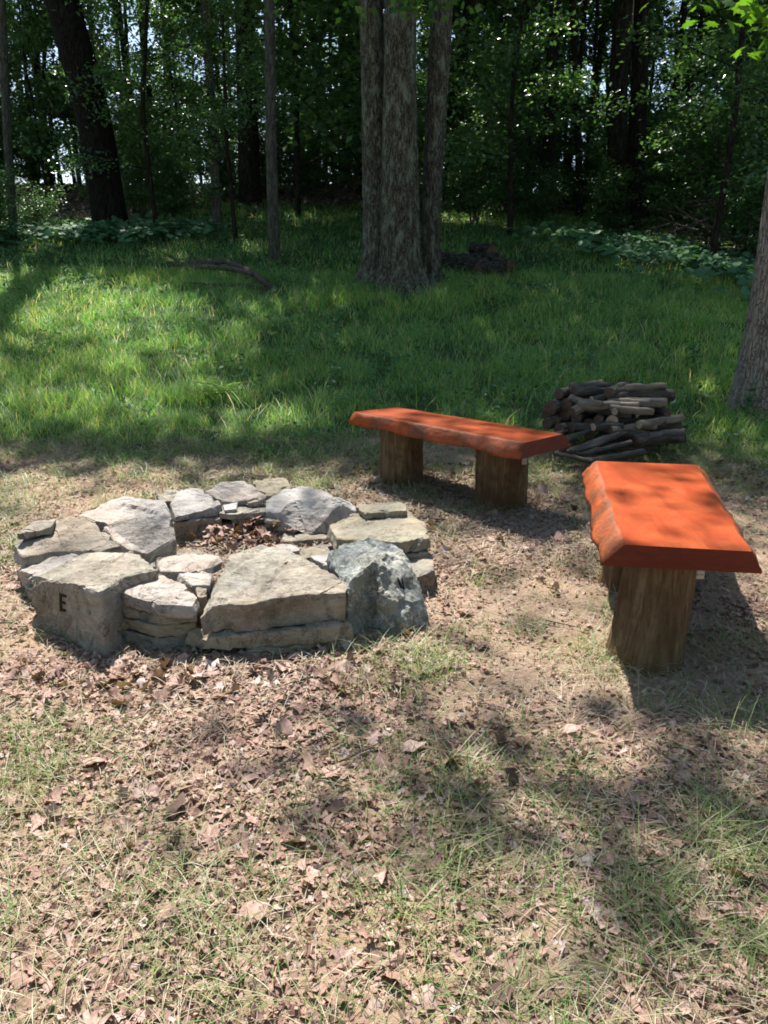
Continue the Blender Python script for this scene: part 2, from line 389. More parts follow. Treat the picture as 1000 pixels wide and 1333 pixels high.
# ------------------------------------------------------------------ fire ring
FOOT = []   # footprints that keep litter out
def refine(bm, maxlen):
    for _ in range(6):
        es = [e for e in bm.edges if e.calc_length() > maxlen]
        if not es: break
        bmesh.ops.subdivide_edges(bm, edges=es, cuts=1, use_grid_fill=False)
        bmesh.ops.triangulate(bm, faces=[f for f in bm.faces if len(f.verts) > 3])
random.seed(3)
def stone(spec_pts, h, hb, mat, label, flare=.0, bev=.014, amp=.010, dz=0, group='stones of the fire ring', parent=None, res=.017, seedv=None, tiltb=None, bottom=None):
    """top outline traced at heights, own thickness down to hb"""
    top = [P(p[0], p[1], p[2] if len(p) > 2 else h) for p in spec_pts]
    c = sum(top, Vector())/len(top)
    ar = sum(a.x*b.y-b.x*a.y for a, b in zip(top, top[1:]+top[:1]))
    if ar < 0: top.reverse()
    if bottom:
        bot = [P(*q) for q in bottom]
        if ar < 0: bot.reverse()
    else:
        bot = []
        for p in top:
            d = Vector((p.x-c.x, p.y-c.y, 0)); q = Vector((p.x, p.y, hb)) + (d.normalized()*flare if d.length else d)
            bot.append(q)
    base = Vector((c.x, c.y, max(hb, 0)))
    bm = bmesh.new()
    vt = [bm.verts.new(p-base) for p in top]; vb = [bm.verts.new(p-base) for p in bot]
    n = len(vt)
    bm.faces.new(vt); bm.faces.new(vb[::-1])
    for i in range(n): bm.faces.new((vb[i], vb[(i+1) % n], vt[(i+1) % n], vt[i]))
    bm.normal_update()
    bmesh.ops.bevel(bm, geom=list(bm.edges), offset=bev*.75, segments=2, profile=.62, affect='EDGES', clamp_overlap=True)
    bmesh.ops.triangulate(bm, faces=bm.faces[:])
    refine(bm, res); bm.normal_update()
    sd = Vector((c.x*7.3, c.y*5.1, (seedv or h)*13))
    for v in bm.verts:
        p = v.co; q = p+sd
        a = (mn.ridged_multi_fractal(q*7, .9, 2.1, 4, 1.0, 2.0)-1.0)*amp*.75 + mn.fractal(q*24, .7, 2.2, 3)*amp*.55
        led = mn.noise(Vector((q.x*3, q.y*3, q.z*26)))*amp*.9*(1-abs(v.normal.z))
        chip = (.5 if mn.noise(q*11+Vector((5, 5, 5))) > .22 else 0)*amp*.7
        v.co = p + v.normal*(a+led-chip)
    ext = [v.co.copy() for v in bm.verts]; cc = sum(ext, Vector())/len(ext)
    big = max((e-cc).length for e in ext)
    for _ in range(int(4+big*12)):
        a = random.choice(ext); d = (a-cc); d.z *= .9
        if len(top) and a.z > max(e.z for e in ext)-.012: a = a.copy(); a.z -= .02
        d = d; d = (d.normalized()+Vector((random.gauss(0, .35), random.gauss(0, .35), random.gauss(0, .35)))).normalized()
        off_ = a.dot(d)-random.uniform(.002, .010)*(1 if big > .12 else .4); R2 = (.03+.45*big*random.random())**2
        for v in bm.verts:
            k = v.co.dot(d)-off_
            if 0 < k < .022 and (v.co-a).length_squared < R2: v.co -= d*k*.92
    me = bpy.data.meshes.new('stone'); bm.to_mesh(me); bm.free()
    o = link('fire_ring_stone' if parent is None else 'chip', me, mat)
    o.location = base
    me.polygons.foreach_set('use_smooth', np.ones(len(me.polygons), bool))
    me.set_sharp_from_angle(angle=math.radians(26))
    if parent is None: tag(o, label, 'stone', group)
    if hb < .03: FOOT.append([(q.x, q.y) for q in bot])
    return o

S = stone
# front, left to right
E_ST = S([(40,768,.17),(52,752,.215),(88,731,.25),(109,720,.26),(175,715,.25),(205,742,.235),(160,752,.25),(135,768,.26),(128,771,.26),(98,759,.262),(60,757,.215)], .25, -.02, MAT['st_tan'],
  'upright tan block carved with a letter E at the near left of the fire ring', flare=.018, bev=.014, amp=.007)
S([(140,752),(158,747),(205,745),(238,758),(258,776),(252,788),(205,786),(172,776),(146,764)], .205, .150, MAT['st_pink'], 'rounded pitted flat stone capping three thin slabs beside the E block', flare=.008, bev=.024, amp=.007)
S([(160,775),(205,772),(252,778),(256,797),(205,801),(160,790)], .147, .105, MAT['st_tan'], 'thin slab directly under the rounded pitted capstone', flare=.008, bev=.012)
S([(154,794),(205,790),(254,793),(252,811),(205,815),(156,805)], .102, .058, MAT['st_green'], 'thin slab in the middle of the small stack beside the E block', flare=.008, bev=.012)
S([(158,806),(205,803),(245,805),(246,826),(205,830),(156,820)], .055, -.03, MAT['st_tan'], 'lowest slab of the small stack beside the E block', flare=.006, bev=.012)
S([(200,725),(244,719),(284,720),(290,732),(264,744),(211,744)], .20, .165, MAT['st_pink'], 'small flat stone behind the pitted capstone, facing the pit', bev=.007)
S([(225,742),(250,740),(276,747),(273,762),(250,762),(231,750)], .19, .12, MAT['st_pale'], 'little pale wedge between the pitted capstone and the large slanted slab', bev=.007, res=.015)
S([(258,752),(272,757),(268,780),(256,776)], .18, .08, MAT['st_grey'], 'small dark filler stone in the gap left of the large slanted slab', bev=.006, res=.015)
S([(298,722,.19),(344,708,.20),(390,722,.215),(430,746,.22),(454,760,.215),(450,772,.21),(400,774,.212),(355,779,.212),(322,787,.205),(290,786,.20),(274,790,.195),(261,806,.17)], .21, .092, MAT['st_tan'],
  'largest stone of the ring, tan slab with a broad slanted top face', flare=-.004, bev=.009, amp=.008)
S([(243,820,.085),(300,808,.09),(400,800,.09),(452,797,.09),(459,814,.09),(400,820,.09),(300,828,.088),(262,830,.082)], .09, .032, MAT['st_green'], 'long flat slab lying under the largest slanted slab', flare=.010, bev=.010)
S([(318,825),(400,815),(455,810),(460,831),(400,840),(322,846)], .030, -.04, MAT['st_green'], 'mossy bottom slab resting in the dirt below the long flat slab', flare=.012, bev=.010)
S([(244,812),(320,812),(328,838),(252,834)], .030, -.03, MAT['st_grey'], 'dark foundation stone in shade at the front of the ring', bev=.012)
B_ST = S([(427,719,.25),(446,705,.265),(491,699,.27),(524,714,.25),(546,752,.17),(553,784,.10),(520,796,.10),(494,770,.18),(486,738,.26),(462,757,.235),(453,775,.19),(440,745,.235)], .24, -.02, MAT['st_blue'],
  'big blue green boulder with white streaks at the near right of the ring', flare=.028, bev=.026, amp=.016)
S([(428,684,.195),(460,668,.205),(526,661,.21),(555,682,.195),(560,700,.185),(523,706,.19),(491,704,.195),(439,702,.19)], .20, .13, MAT['st_green'], 'wide flat greenish slab on the right side of the ring', flare=.008, bev=.009, amp=.007)
S([(463,659),(527,651),(530,664),(474,669)], .235, .205, MAT['st_green'], 'narrow slab laid on the back edge of the wide greenish slab', bev=.006, amp=.006)
S([(445,690),(552,694),(557,720),(500,726),(445,722)], .125, .05, MAT['st_grey'], 'dark block supporting the wide greenish slab', bev=.012)
S([(524,724),(563,718),(566,742),(542,752),(524,745)], .10, -.02, MAT['st_grey'], 'small dark stone on the ground at the right foot of the ring', bev=.014)
S([(450,712),(530,705),(558,715),(560,732),(500,740),(455,732)], .048, -.03, MAT['st_grey'], 'hidden grey footing stone behind the blue green boulder', bev=.012)
# far right
S([(345,664,.15),(347,652,.18),(369,638,.21),(402,632,.23),(439,646,.225),(470,662,.195),(463,666,.18),(445,654,.205),(404,648,.205),(376,654,.18),(364,668,.145)], .2, .05, MAT['st_pale'],
  'pale hump backed boulder on the far right of the ring', bev=.010, amp=.008, bottom=[(345,690,.05),(347,680,.05),(369,672,.05),(402,668,.05),(439,675,.05),(472,684,.05),(468,688,.05),(442,694,.05),(404,696,.05),(376,694,.05),(362,692,.05)])
S([(362,688),(448,688),(444,700),(368,704)], .048, -.03, MAT['st_grey'], 'dark inner block below the pale hump backed boulder', bev=.012)
S([(343,662),(366,660),(366,677),(346,678)], .115, -.03, MAT['st_tan'], 'upright tan wedge left of the dark inner block', bev=.012)
S([(329,626,.20),(350,620,.215),(372,621,.215),(380,634,.20),(355,646,.175),(336,640,.18)], .2, .10, MAT['st_green'], 'small rounded grey green stone at the very back of the ring', bev=.018, amp=.006)
S([(268,640,.20),(288,627,.235),(320,625,.235),(347,644,.205),(343,656,.17),(300,653,.17),(288,653,.17)], .2, .147, MAT['st_pink'], 'pinkish domed capstone at the back of the ring', bev=.014, amp=.006)
S([(290,657),(310,654),(310,662),(292,664)], .165, .147, MAT['st_pale'], 'tiny pale chip wedged under the pinkish domed capstone', bev=.004, res=.012, amp=.004)
S([(283,658),(345,653),(346,666),(300,670),(286,668)], .145, .115, MAT['st_tan'], 'thin tan slab under the pinkish domed capstone', bev=.005, amp=.005)
S([(298,667),(346,663),(347,675),(303,678)], .112, .09, MAT['st_tan'], 'thin protruding ledge slab at the back inside of the ring', bev=.005, amp=.005)
S([(286,667),(346,664),(348,679),(290,682)], .086, -.03, MAT['st_green'], 'greenish block at the back inside of the ring', bev=.012)
S([(280,684),(306,682),(308,693),(283,695)], .055, -.03, MAT['st_grey'], 'small inner stone beside the heap of dry leaves', bev=.012)
S([(320,640),(385,636),(385,652),(325,657)], .098, -.03, MAT['st_grey'], 'footing stone under the small rounded grey green stone', bev=.012)
S([(222,655,.19),(231,640,.215),(248,635,.225),(263,636,.225),(289,656,.185),(262,665,.16),(228,673,.15)], .2, .122, MAT['st_pale'], 'pale grey capstone with a pointed top at the back left', bev=.012, flare=.004, amp=.006)
S([(224,662),(286,657),(288,675),(226,680)], .118, -.03, MAT['st_grey'], 'dark square block below the pointed pale capstone', bev=.012)
S([(204,642),(218,637),(232,638),(232,652),(212,654)], .175, .0, MAT['st_tan'], 'small tan stone peeking out behind the pointed pale capstone', bev=.012)
# left
S([(102,671,.23),(130,657,.25),(158,645,.27),(190,647,.265),(213,651,.25),(222,667,.225),(229,702,.13),(191,724,.08),(165,714,.14),(149,704,.18),(132,684,.22)], .25, -.02, MAT['st_pale'],
  'broad sunlit whitish boulder on the far left of the ring', flare=.0, bev=.014, amp=.007)
S([(185,730),(225,714),(272,716),(268,730),(200,738)], .045, -.03, MAT['st_tan'], 'shaded inner slab at the foot of the whitish boulder', bev=.012)
S([(17,708,.205),(36,694,.225),(62,682,.235),(75,675,.24),(112,671,.25),(132,686,.24),(158,710,.20),(129,718,.19),(70,716,.19),(30,726,.18)], .22, .13, MAT['st_grey'],
  'wide dark grey slab on the left side of the ring', flare=.008, bev=.012, amp=.009)
S([(20,697,.25),(43,679,.265),(76,675,.26),(66,686,.255),(50,691,.25)], .25, .222, MAT['st_grey'], 'small dark flake lying on the wide dark grey slab', bev=.006, amp=.006)
S([(26,735,.135),(40,722,.15),(90,713,.175),(128,713,.185),(131,724,.18),(90,738,.165),(50,750,.14),(30,748,.13)], .16, .065, MAT['st_pink'], 'tapering pinkish grey stone under the wide dark slab', flare=.006, bev=.014)
S([(22,740),(90,730),(130,742),(90,766),(40,776)], .062, -.02, MAT['st_grey'], 'dark base stone at the outer left foot of the ring', flare=.0, bev=.014)
S([(24,716),(90,706),(165,722),(150,740),(60,742)], .125, .0, MAT['st_grey'], 'large base block beneath the left side slabs', bev=.014)
# chips heaped inside the near right
for k, (pts, h, mt) in enumerate([([(356,709),(380,708),(392,716),(370,720)], .12, 'st_pale'), ([(386,714),(420,712),(428,722),(395,727)], .13, 'st_green'), ([(404,724),(436,720),(452,732),(420,736)], .155, 'st_pale'),
        ([(428,737),(452,733),(456,746),(438,750)], .18, 'st_tan'), ([(440,750),(458,748),(460,762),(446,764)], .205, 'st_pale')]):
    S(pts, h, h-.028, MAT[mt], ['thin pale chip lying nearest the pit floor behind the largest slab', 'greenish flat chip behind the largest slab', 'pale flat chip next to the blue green boulder', 'small tan chip wedged beside the blue green boulder', 'whitish chip at the corner of the largest slab'][k], bev=.004, amp=.004, res=.015)
S([(356,716),(440,706),(470,730),(450,770),(400,750)], .09, -.02, MAT['st_grey'], 'dark packing stone under the loose chips by the blue green boulder', bev=.014)
S([(262,760),(300,750),(400,760),(440,785),(440,800),(280,808)], .088, -.02, MAT['st_grey'], 'core stone hidden beneath the largest slanted slab', bev=.014)
S([(165,770),(205,765),(255,775),(262,800),(170,800)], .05, -.02, MAT['st_grey'], 'core stone behind the small stack of thin slabs', bev=.014)

# letter E and the two chisel strokes, set on the faces of their stones
bpy.context.view_layer.update()
dg = bpy.context.evaluated_depsgraph_get()
def on_face(o, strokes, name, proud=.0015, wd=.004):
    """strokes: pixel quads hit by rays against stone o"""
    bm = bmesh.new(); inv = o.matrix_world.inverted()
    for q in strokes:
        # each stroke a small grid of points dropped on the face
        N = 5; K = 3; rows = []
        for i in range(N+1):
            r = []
            for j in range(K+1):
                u = i/N; v = j/K
                a = (q[0][0]*(1-u)+q[1][0]*u, q[0][1]*(1-u)+q[1][1]*u); b = (q[3][0]*(1-u)+q[2][0]*u, q[3][1]*(1-u)+q[2][1]*u)
                d = ray(a[0]*(1-v)+b[0]*v, a[1]*(1-v)+b[1]*v)
                og = inv @ Vector((0, 0, CAM_H)); dd = (inv.to_3x3() @ d).normalized()
                ok, loc, nrm, _ = o.ray_cast(og, dd)
                if not ok: r.append(None); continue
                edge = j in (0, K) or i in (0, N)
                r.append(bm.verts.new(loc + nrm*(.0005 if edge else proud)))
            rows.append(r)
        for i in range(N):
            for j in range(K):
                f = [rows[i][j], rows[i+1][j], rows[i+1][j+1], rows[i][j+1]]
                if all(f): bm.faces.new(f)
    me = bpy.data.meshes.new(name); bm.to_mesh(me); bm.free()
    return link(name, me, MAT['carve'], parent=o)
on_face(E_ST, [[(77,772),(81,772),(81.5,796),(77.5,796)], [(81,772.5),(87,775),(87,778.5),(81,776.5)], [(81,782),(86,784),(86,787.5),(81,786)], [(81,791.5),(86,793),(86,797),(81,796)]], 'letter_e', .003)
on_face(B_ST, [[(516,751),(519,752),(525,766),(521,766)], [(521,747),(523,748),(527,767),(525,768)]], 'chisel_mark', .003)

# ------------------------------------------------------------------ benches
def slab(name, corners_t, corners_b, live, parent, base):
    """corners: 4 top and 4 bottom points in the same order; live: which of the 4 sides are natural edges; own thickness"""
    N = 26; rows_t = []; rows_b = []; side = []
    for s in range(4):
        a, b = corners_t[s], corners_t[(s+1) % 4]; c, d = corners_b[s], corners_b[(s+1) % 4]
        nrm = Vector(((b-a).y, -(b-a).x, 0)).normalized()
        for i in range(N):
            u = i/N; p = a.lerp(b, u); q = c.lerp(d, u)
            if s in live:
                e = math.sin(math.pi*u)**.35
                o1 = mn.fractal(Vector((u*5+s*9, base.x*3, 1)), .9, 2, 3)*.012*e
                o2 = mn.fractal(Vector((u*6+s*9, base.x*3, 7)), .9, 2, 3)*.020*e
                p = p+nrm*o1; q = q+nrm*o2 + Vector((0, 0, mn.noise(Vector((u*6, s, 4)))*.02*e))
            rows_t.append(p-base); rows_b.append(q-base); side.append(s)
    n = len(rows_t); bm = bmesh.new()
    K = 6; rings = []
    for k in range(K+1):
        v = k/K; r = []
        for i in range(n):
            p = rows_t[i].lerp(rows_b[i], v)
            if side[i] in live and 0 < k < K:
                a = corners_t[side[i]]; b = corners_t[(side[i]+1) % 4]; nr = Vector(((b-a).y, -(b-a).x, 0)).normalized()
                p = p + nr*(mn.fractal(p*22, .8, 2.2, 3)*.010 + .008*math.sin(math.pi*v))
            r.append(bm.verts.new(p))
        rings.append(r)
    fs = []
    for k in range(K):
        for i in range(n):
            f = bm.faces.new((rings[k][i], rings[k+1][i], rings[k+1][(i+1) % n], rings[k][(i+1) % n]))
            f.material_index = 2 if side[i] in live else 1; f.smooth = side[i] in live
    # top as strips between opposite sides (0 and 2 are opposite)
    ft = bm.faces.new(rings[0]); ft.material_index = 0
    fb = bm.faces.new(rings[-1][::-1]); fb.material_index = 1
    bmesh.ops.triangulate(bm, faces=[ft, fb])
    bmesh.ops.recalc_face_normals(bm, faces=bm.faces[:])
    me = bpy.data.meshes.new(name); bm.to_mesh(me); bm.free()
    o = link(name, me, [MAT['stain_top' if 1 in live else 'stain_top_b'], MAT['stain_end'], MAT['stain_edge']], parent)
    return o
def post(parent, rel, r0, r1, h0, h1, seed, lean=(0, 0)):
    m = 26; n = 56; V = []
    for k in range(m):
        v = k/(m-1); z = h0+(h1-h0)*v; r = r0+(r1-r0)*v + .02*math.exp(-v*9)
        for i in range(n):
            a = 2*math.pi*i/n; c, s = math.cos(a), math.sin(a)
            f = mn.fractal(Vector((c*1.1+seed, s*1.1, z*1.2)), .8, 2, 3)*.15 + .02*math.cos(2*a+seed)+.025*math.cos(5*a+seed*2+z*1.5)
            f += (abs(mn.noise(Vector((c*5+seed, s*5, z*2))))-.2)*.07
            V.append((rel[0]+lean[0]*v+c*r*(1+f), rel[1]+lean[1]*v+s*r*(1+f), z))
    V = np.array(V); i = np.arange(m-1)[:, None]*n; j = np.arange(n)[None]; j2 = (j+1) % n
    F = np.stack([i+j, i+j2, i+n+j2, i+n+j], -1).reshape(-1, 4)
    caps = np.arange(n)[None]+(m-1)*n
    me = mk('leg', V, [F, caps], True)
    return link('leg', me, MAT['log'], parent)
def bench(ct, cb, live, posts, label, brk):
    TB, BB = .50, .415
    t = [P(x, y, TB) for x, y in ct]; b = [P(x, y, BB+dz) for x, y, dz in cb]
    base = sum(t, Vector())/4; base.z = 0
    root = empty('log_bench', base); tag(root, label, 'bench', 'orange stained log benches')
    slab('seat', t, b, live, root, base)
    for k, (px, py, off, r0, r1, lean) in enumerate(posts):
        g = P(px, py, 0); g.y += off
        post(root, (g.x-base.x, g.y-base.y), r0, r1, -.04, BB+.012, k*3.7+base.x, lean)
        FOOT.append([(g.x+r0*math.cos(a), g.y+r0*math.sin(a)) for a in np.linspace(0, 6, 10)])
    bk = P(brk[0], brk[1], BB-.022)-base
    bm = bmesh.new()
    for dx, dz, sx, sz in ((0, 0, .026, .03), (0, .0175, .03, .006)):
        r = bmesh.ops.create_cube(bm, size=1)['verts']
        bmesh.ops.scale(bm, vec=(sx, .004 if sz > .01 else .03, sz), verts=r); bmesh.ops.translate(bm, vec=(bk.x+dx, bk.y+(.012 if sz < .01 else 0), bk.z+dz), verts=r)
    for sx in (-.007, .007):
        r = bmesh.ops.create_cone(bm, segments=8, radius1=.003, radius2=.003, depth=.004, cap_ends=True)['verts']
        bmesh.ops.rotate(bm, verts=r, matrix=Matrix.Rotation(math.pi/2, 3, 'X')); bmesh.ops.translate(bm, vec=(bk.x+sx, bk.y-.004, bk.z), verts=r)
    me = bpy.data.meshes.new('bracket'); bm.to_mesh(me); bm.free(); link('bracket', me, MAT['metal'], root)
    return root
# order: near-left, near-right, far-right, far-left ; sides: 0 near, 1 right, 2 far, 3 left
bench([(813,709),(979,718),(906,605),(776,600)], [(781,736,0),(992,747,0),(916,612,0),(757,619,0)], (1, 3),
      [(856,884,.15,.128,.118,(.03,.02)), (826,772,.1,.115,.115,(0,0))], 'nearer orange log bench standing end on with dappled shade stripes on its seat', (912,748))
bench([(461,536),(684,576),(733,565),(518,530)], [(454,552,0),(677,598,0),(745,581,-.005),(522,541,0)], (0, 2),
      [(524,643,.15,.145,.14,(0,0)), (655,670,.14,.155,.15,(0,0))], 'farther orange log bench seen from its long side, with two short log posts', (683,601))

# ------------------------------------------------------------------ firewood stack
def fwood(a, b, r, pale=False, endp=False, seed=0, bend=0.0, label=None, cat='log', group='logs of the firewood stack', name='firewood_log', flat=1.0):
    a = Vector(a); b = Vector(b); m = 16; n = 18
    L = (b-a).length; dirn = (b-a)/L
    bend = bend + mn.noise(Vector((seed*3.3, 1, 2)))*.03; pts = []
    up = Vector((0, 0, 1)); sidev = dirn.cross(up).normalized()
    for k in range(m):
        v = k/(m-1); pts.append(Vector((math.sin(v*3.1)*bend, mn.noise(Vector((v*2.5, seed, 0)))*.012, L*v)))
    rr = [r*(1+.2*mn.noise(Vector((k*.35, seed*2.2, 3)))) for k in range(m)]
    V, fs = tube([tuple(p) for p in pts], rr, n, True, .14, seed)
    me = mk(name, V, fs, True)
    me.materials.append(MAT['fw_pale' if pale else 'fw_side']); me.materials.append(MAT['fw_endp' if endp else 'fw_end'])
    mi = np.zeros(len(me.polygons), np.int32); mi[-2*n:] = 1; me.polygons.foreach_set('material_index', mi)
    sm = np.ones(len(me.polygons), bool); sm[-2*n:] = False; me.polygons.foreach_set('use_smooth', sm)
    o = bpy.data.objects.new(name, me); COL.objects.link(o); o.location = a; o.rotation_mode = 'QUATERNION'; o.rotation_quaternion = dirn.to_track_quat('Z', 'Y')
    if label is None: label = 'weathered grey firewood log among others in the low stack beside the benches'
    tag(o, label, cat, group); return o
# left bundle: dark ends face the viewer
LD = 5.85
def fw(px, py, d, ang, L, r, lift=0, **k):
    """log whose near end is seen at (px,py) at depth d, running away at plan angle ang (deg, 0=+x), total length L"""
    p = PD(px, py, d); q = p+Vector((math.cos(math.radians(ang))*L, math.sin(math.radians(ang))*L, lift)); return fwood(tuple(p), tuple(q), r, **k)
sdn = 1
for px, py, d, ang, L, r in [(712,552,5.6,48,.7,.045),(722,548,5.6,50,.7,.04),(716,531,5.62,46,.7,.052),(735,540,5.62,50,.7,.045),(711,540,5.7,44,.6,.04),(727,513,5.66,46,.62,.042),(737,527,5.6,44,.7,.045),
        (750,545,5.55,52,.6,.04),(742,558,5.5,48,.6,.04),(766,552,5.5,40,.6,.04),(728,560,5.5,48,.7,.045),(752,530,5.6,42,.6,.038)]:
    fw(px, py, d, ang, L, r, seed=sdn, label='dark round ended log at the shadowed left end of the firewood stack'); sdn += 1
for px, py, d, ang, L, r, lift, pale, endp, bend, lab in [
    (748,512,5.62,12,.42,.048,.0,0,0,.0,'thick dark log lying on top of the left end of the firewood stack'),
    (742,506,5.7,8,.30,.05,.02,0,0,.0,'topmost short stub on the firewood stack'),
    (790,512,5.6,6,.50,.052,-.005,0,0,.02,'thick lichen grey log on top right of the firewood stack'),
    (745,536,5.4,28,.46,.036,.06,1,0,.03,'pale knobbly branch slanting up across the front of the stack'),
    (793,511,5.5,60,.5,.04,0,0,0,0,'log with its dark end between the two top logs'),
    (806,529,5.45,178,.30,.036,0,1,0,0.01,'pale brown log at mid height ending in the middle of the stack'),
    (832,528,5.45,170,.26,.034,.0,1,0,0,'pale brown log ending left of the short light log'),
    (846,526,5.5,175,.3,.036,0,1,1,0,'short light log with a pale sawn end near the top right'),
    (868,525,5.5,172,.36,.038,.01,1,0,0,'long pale log reaching farthest right in the stack'),
    (832,553,5.32,38,.44,.034,.03,1,1,0,'straight pale log with a bright sawn end slanting in front'),
    (797,548,5.4,64,.5,.045,0,0,1,0,'log with a large light rimmed end in the middle of the stack'),
    (778,547,5.4,70,.5,.036,0,0,0,0,'medium log with a round dark end left of the rimmed one'),
    (812,556,5.35,168,.34,.034,-.01,0,0,0,'thin log just under the straight pale slanting log'),
    (826,575,5.3,12,.36,.055,.05,0,0,.04,'thick bent grey log at the lower right of the stack'),
    (845,560,5.45,20,.26,.042,.02,0,0,0,'grey log poking out at the right above the thick bent log'),
    (860,545,5.6,100,.5,.045,0,0,0,0,None),(838,545,5.6,95,.5,.045,0,0,0,0,None),(816,540,5.6,90,.5,.045,0,0,0,0,None),(875,570,5.5,95,.5,.045,0,0,0,0,None),
    (790,566,5.45,80,.5,.045,0,0,0,0,None),(768,566,5.4,75,.5,.045,0,0,0,0,None),(812,570,5.45,85,.5,.045,0,0,0,0,None),(855,580,5.4,165,.4,.045,0,0,0,0,'lowest log at the back right, half in the grass'),
    (770,533,5.55,65,.5,.04,0,0,0,0,None),(812,517,5.6,80,.45,.038,0,0,0,0,None)]:
    fw(px, py, d, ang+rng.normal()*4, L, r*.88, lift+rng.normal()*.015, seed=sdn, pale=bool(pale), endp=bool(endp), bend=bend, label=lab); sdn += 1
for px, py, d, ang, L, r in [(770,520,5.5,15,.3,.026),(785,526,5.42,140,.25,.022),(800,536,5.38,25,.35,.026),(822,540,5.4,150,.3,.024),(850,536,5.4,175,.3,.026),(866,552,5.42,170,.34,.028),(772,556,5.36,30,.32,.026),(795,560,5.32,10,.34,.026),(845,566,5.32,165,.3,.028),(760,530,5.45,20,.34,.026),(815,506,5.6,5,.3,.024),(870,538,5.45,100,.3,.03)]:
    fw(px, py, d, ang, L, r, .02, seed=sdn, pale=sdn % 3 == 0, endp=sdn % 2 == 0, bend=.02, label='thin branch wood log tucked between the thicker logs of the stack'); sdn += 1
# split bark planks lying in front
def plank(a, b, wdt, th, label, seed):
    a = Vector(a); b = Vector(b); d = (b-a); L = d.length; d.normalize(); s = d.cross(Vector((0, 0, 1))).normalized(); up = s.cross(d)
    Q = Matrix((s, up, -d)).transposed(); s, up, d = Vector((1, 0, 0)), Vector((0, 1, 0)), Vector((0, 0, -1))
    m = 14; V = []
    for k in range(m):
        v = k/(m-1); wv = wdt*(.75+.35*mn.noise(Vector((v*3, seed, 0))))*(1-.5*abs(v-.5)**2)
        for (u, t) in ((-1, -.6), (-.6, .7), (0, 1), (.55, .8), (1, -.2), (.3, -1)):
            V.append(tuple(d*(L*v) + s*(u*wv*.5+.01*mn.noise(Vector((v*6, u, seed)))) + up*(t*th*.5+.01*mn.noise(Vector((v*5, u*2, seed+4))))))
    V = np.array(V); n = 6; i = np.arange(m-1)[:, None]*n; j = np.arange(n)[None]; j2 = (j+1) % n
    F = np.stack([i+j, i+j2, i+n+j2, i+n+j], -1).reshape(-1, 4)
    me = mk('bark_plank', V, [F, np.arange(n)[None][:, ::-1], np.arange(n)[None]+(m-1)*n])
    o = link('bark_plank', me, MAT['fw_side']); o.location = a; o.rotation_euler = Q.to_euler(); tag(o, label, 'plank', 'split planks in front of the firewood')
for i, (p, q, wd_, th, lab) in enumerate([
    (PD(722,580,5.25), PD(775,556,5.42), .09, .03, 'grey split plank lying rearmost before the firewood stack'),
    (PD(742,588,5.12), PD(812,562,5.34), .13, .035, 'broad dark bark plank in the middle of the planks'),
    (PD(752,592,5.08), PD(822,576,5.26), .08, .03, 'long thin split plank pointing to the thick bent log'),
    (PD(722,590,5.02), PD(772,601,4.95), .10, .03, 'short bark piece closest to the gap between the benches'),
    (PD(712,580,5.25), PD(750,572,5.38), .10, .03, 'grey bark strip beside the end of the farther bench'),
    (PD(765,600,4.98), PD(838,588,5.12), .10, .04, 'flat split plank just behind the nearer bench'),
    (PD(700,575,5.35), PD(738,562,5.5), .09, .04, 'dark bark slab beneath the shadowed left end of the stack')]):
    p.z = max(p.z, gz(p.x, p.y)+.02); q.z = max(q.z, gz(q.x, q.y)+.05); plank(p, q, wd_, th, lab, i*2.3)

# ------------------------------------------------------------------ tree trunks
def trunk_mesh(path, rads, n=40, flare=.0, fl_h=.35, furrow=.06, seed=0, step=.08):
    """dense trunk with furrows; path list of points"""
    path = np.array([tuple(p) for p in path], float); rads = np.array(rads, float)
    seg = np.r_[0, np.cumsum(np.linalg.norm(np.diff(path, axis=0), axis=1))]
    m = int(seg[-1]/step)+2; t = np.linspace(0, seg[-1], m)
    # ease the path
    pts = np.stack([np.interp(t, seg, path[:, i]) for i in range(3)], -1)
    ker = max(1, int(.6/step)); 
    for _ in range(2):
        c = np.cumsum(np.r_[np.repeat(pts[:1], ker, 0), pts, np.repeat(pts[-1:], ker, 0)], axis=0)
        q = (c[2*ker:]-c[:-2*ker])/(2*ker); pts[1:-1] = q[:m][1:-1]
    r = np.interp(t, seg, rads)
    a = np.arange(n)*2*np.pi/n; A, H = np.meshgrid(a, t)
    fr = np.abs(fbm(np.cos(A)*5+seed, np.sin(A)*5+H*.7, seed, 3)-.5)*2
    lobes = .5+.5*np.cos(A*5+seed+fbm(A, H*.3, seed)*3)
    R = r[:, None]*(1+furrow*(fr-.4)*2+.05*np.cos(A*2+seed+H*.4)) + r[:, None]*flare*np.exp(-H/fl_h)*(.45+.55*lobes)
    V = np.stack([pts[:, 0][:, None]+np.cos(A)*R, pts[:, 1][:, None]+np.sin(A)*R, pts[:, 2][:, None]+0*R], -1).reshape(-1, 3)
    i = np.arange(m-1)[:, None]*n; j = np.arange(n)[None]; j2 = (j+1) % n
    F = np.stack([i+j, i+j2, i+n+j2, i+n+j], -1).reshape(-1, 4)
    return V, [F]
def limb_pts(p0, az, el, L, curve=.3, n=8, seed=0):
    out = [np.array(p0, float)]; az0 = az
    for k in range(n):
        e = el + curve*k/n; az += (fbm(k*.9, seed*1.7, 2)-.5)*.7
        out.append(out[-1]+np.array([math.cos(az)*math.cos(e), math.sin(az)*math.cos(e), math.sin(e)])*L/n)
    return np.array(out)

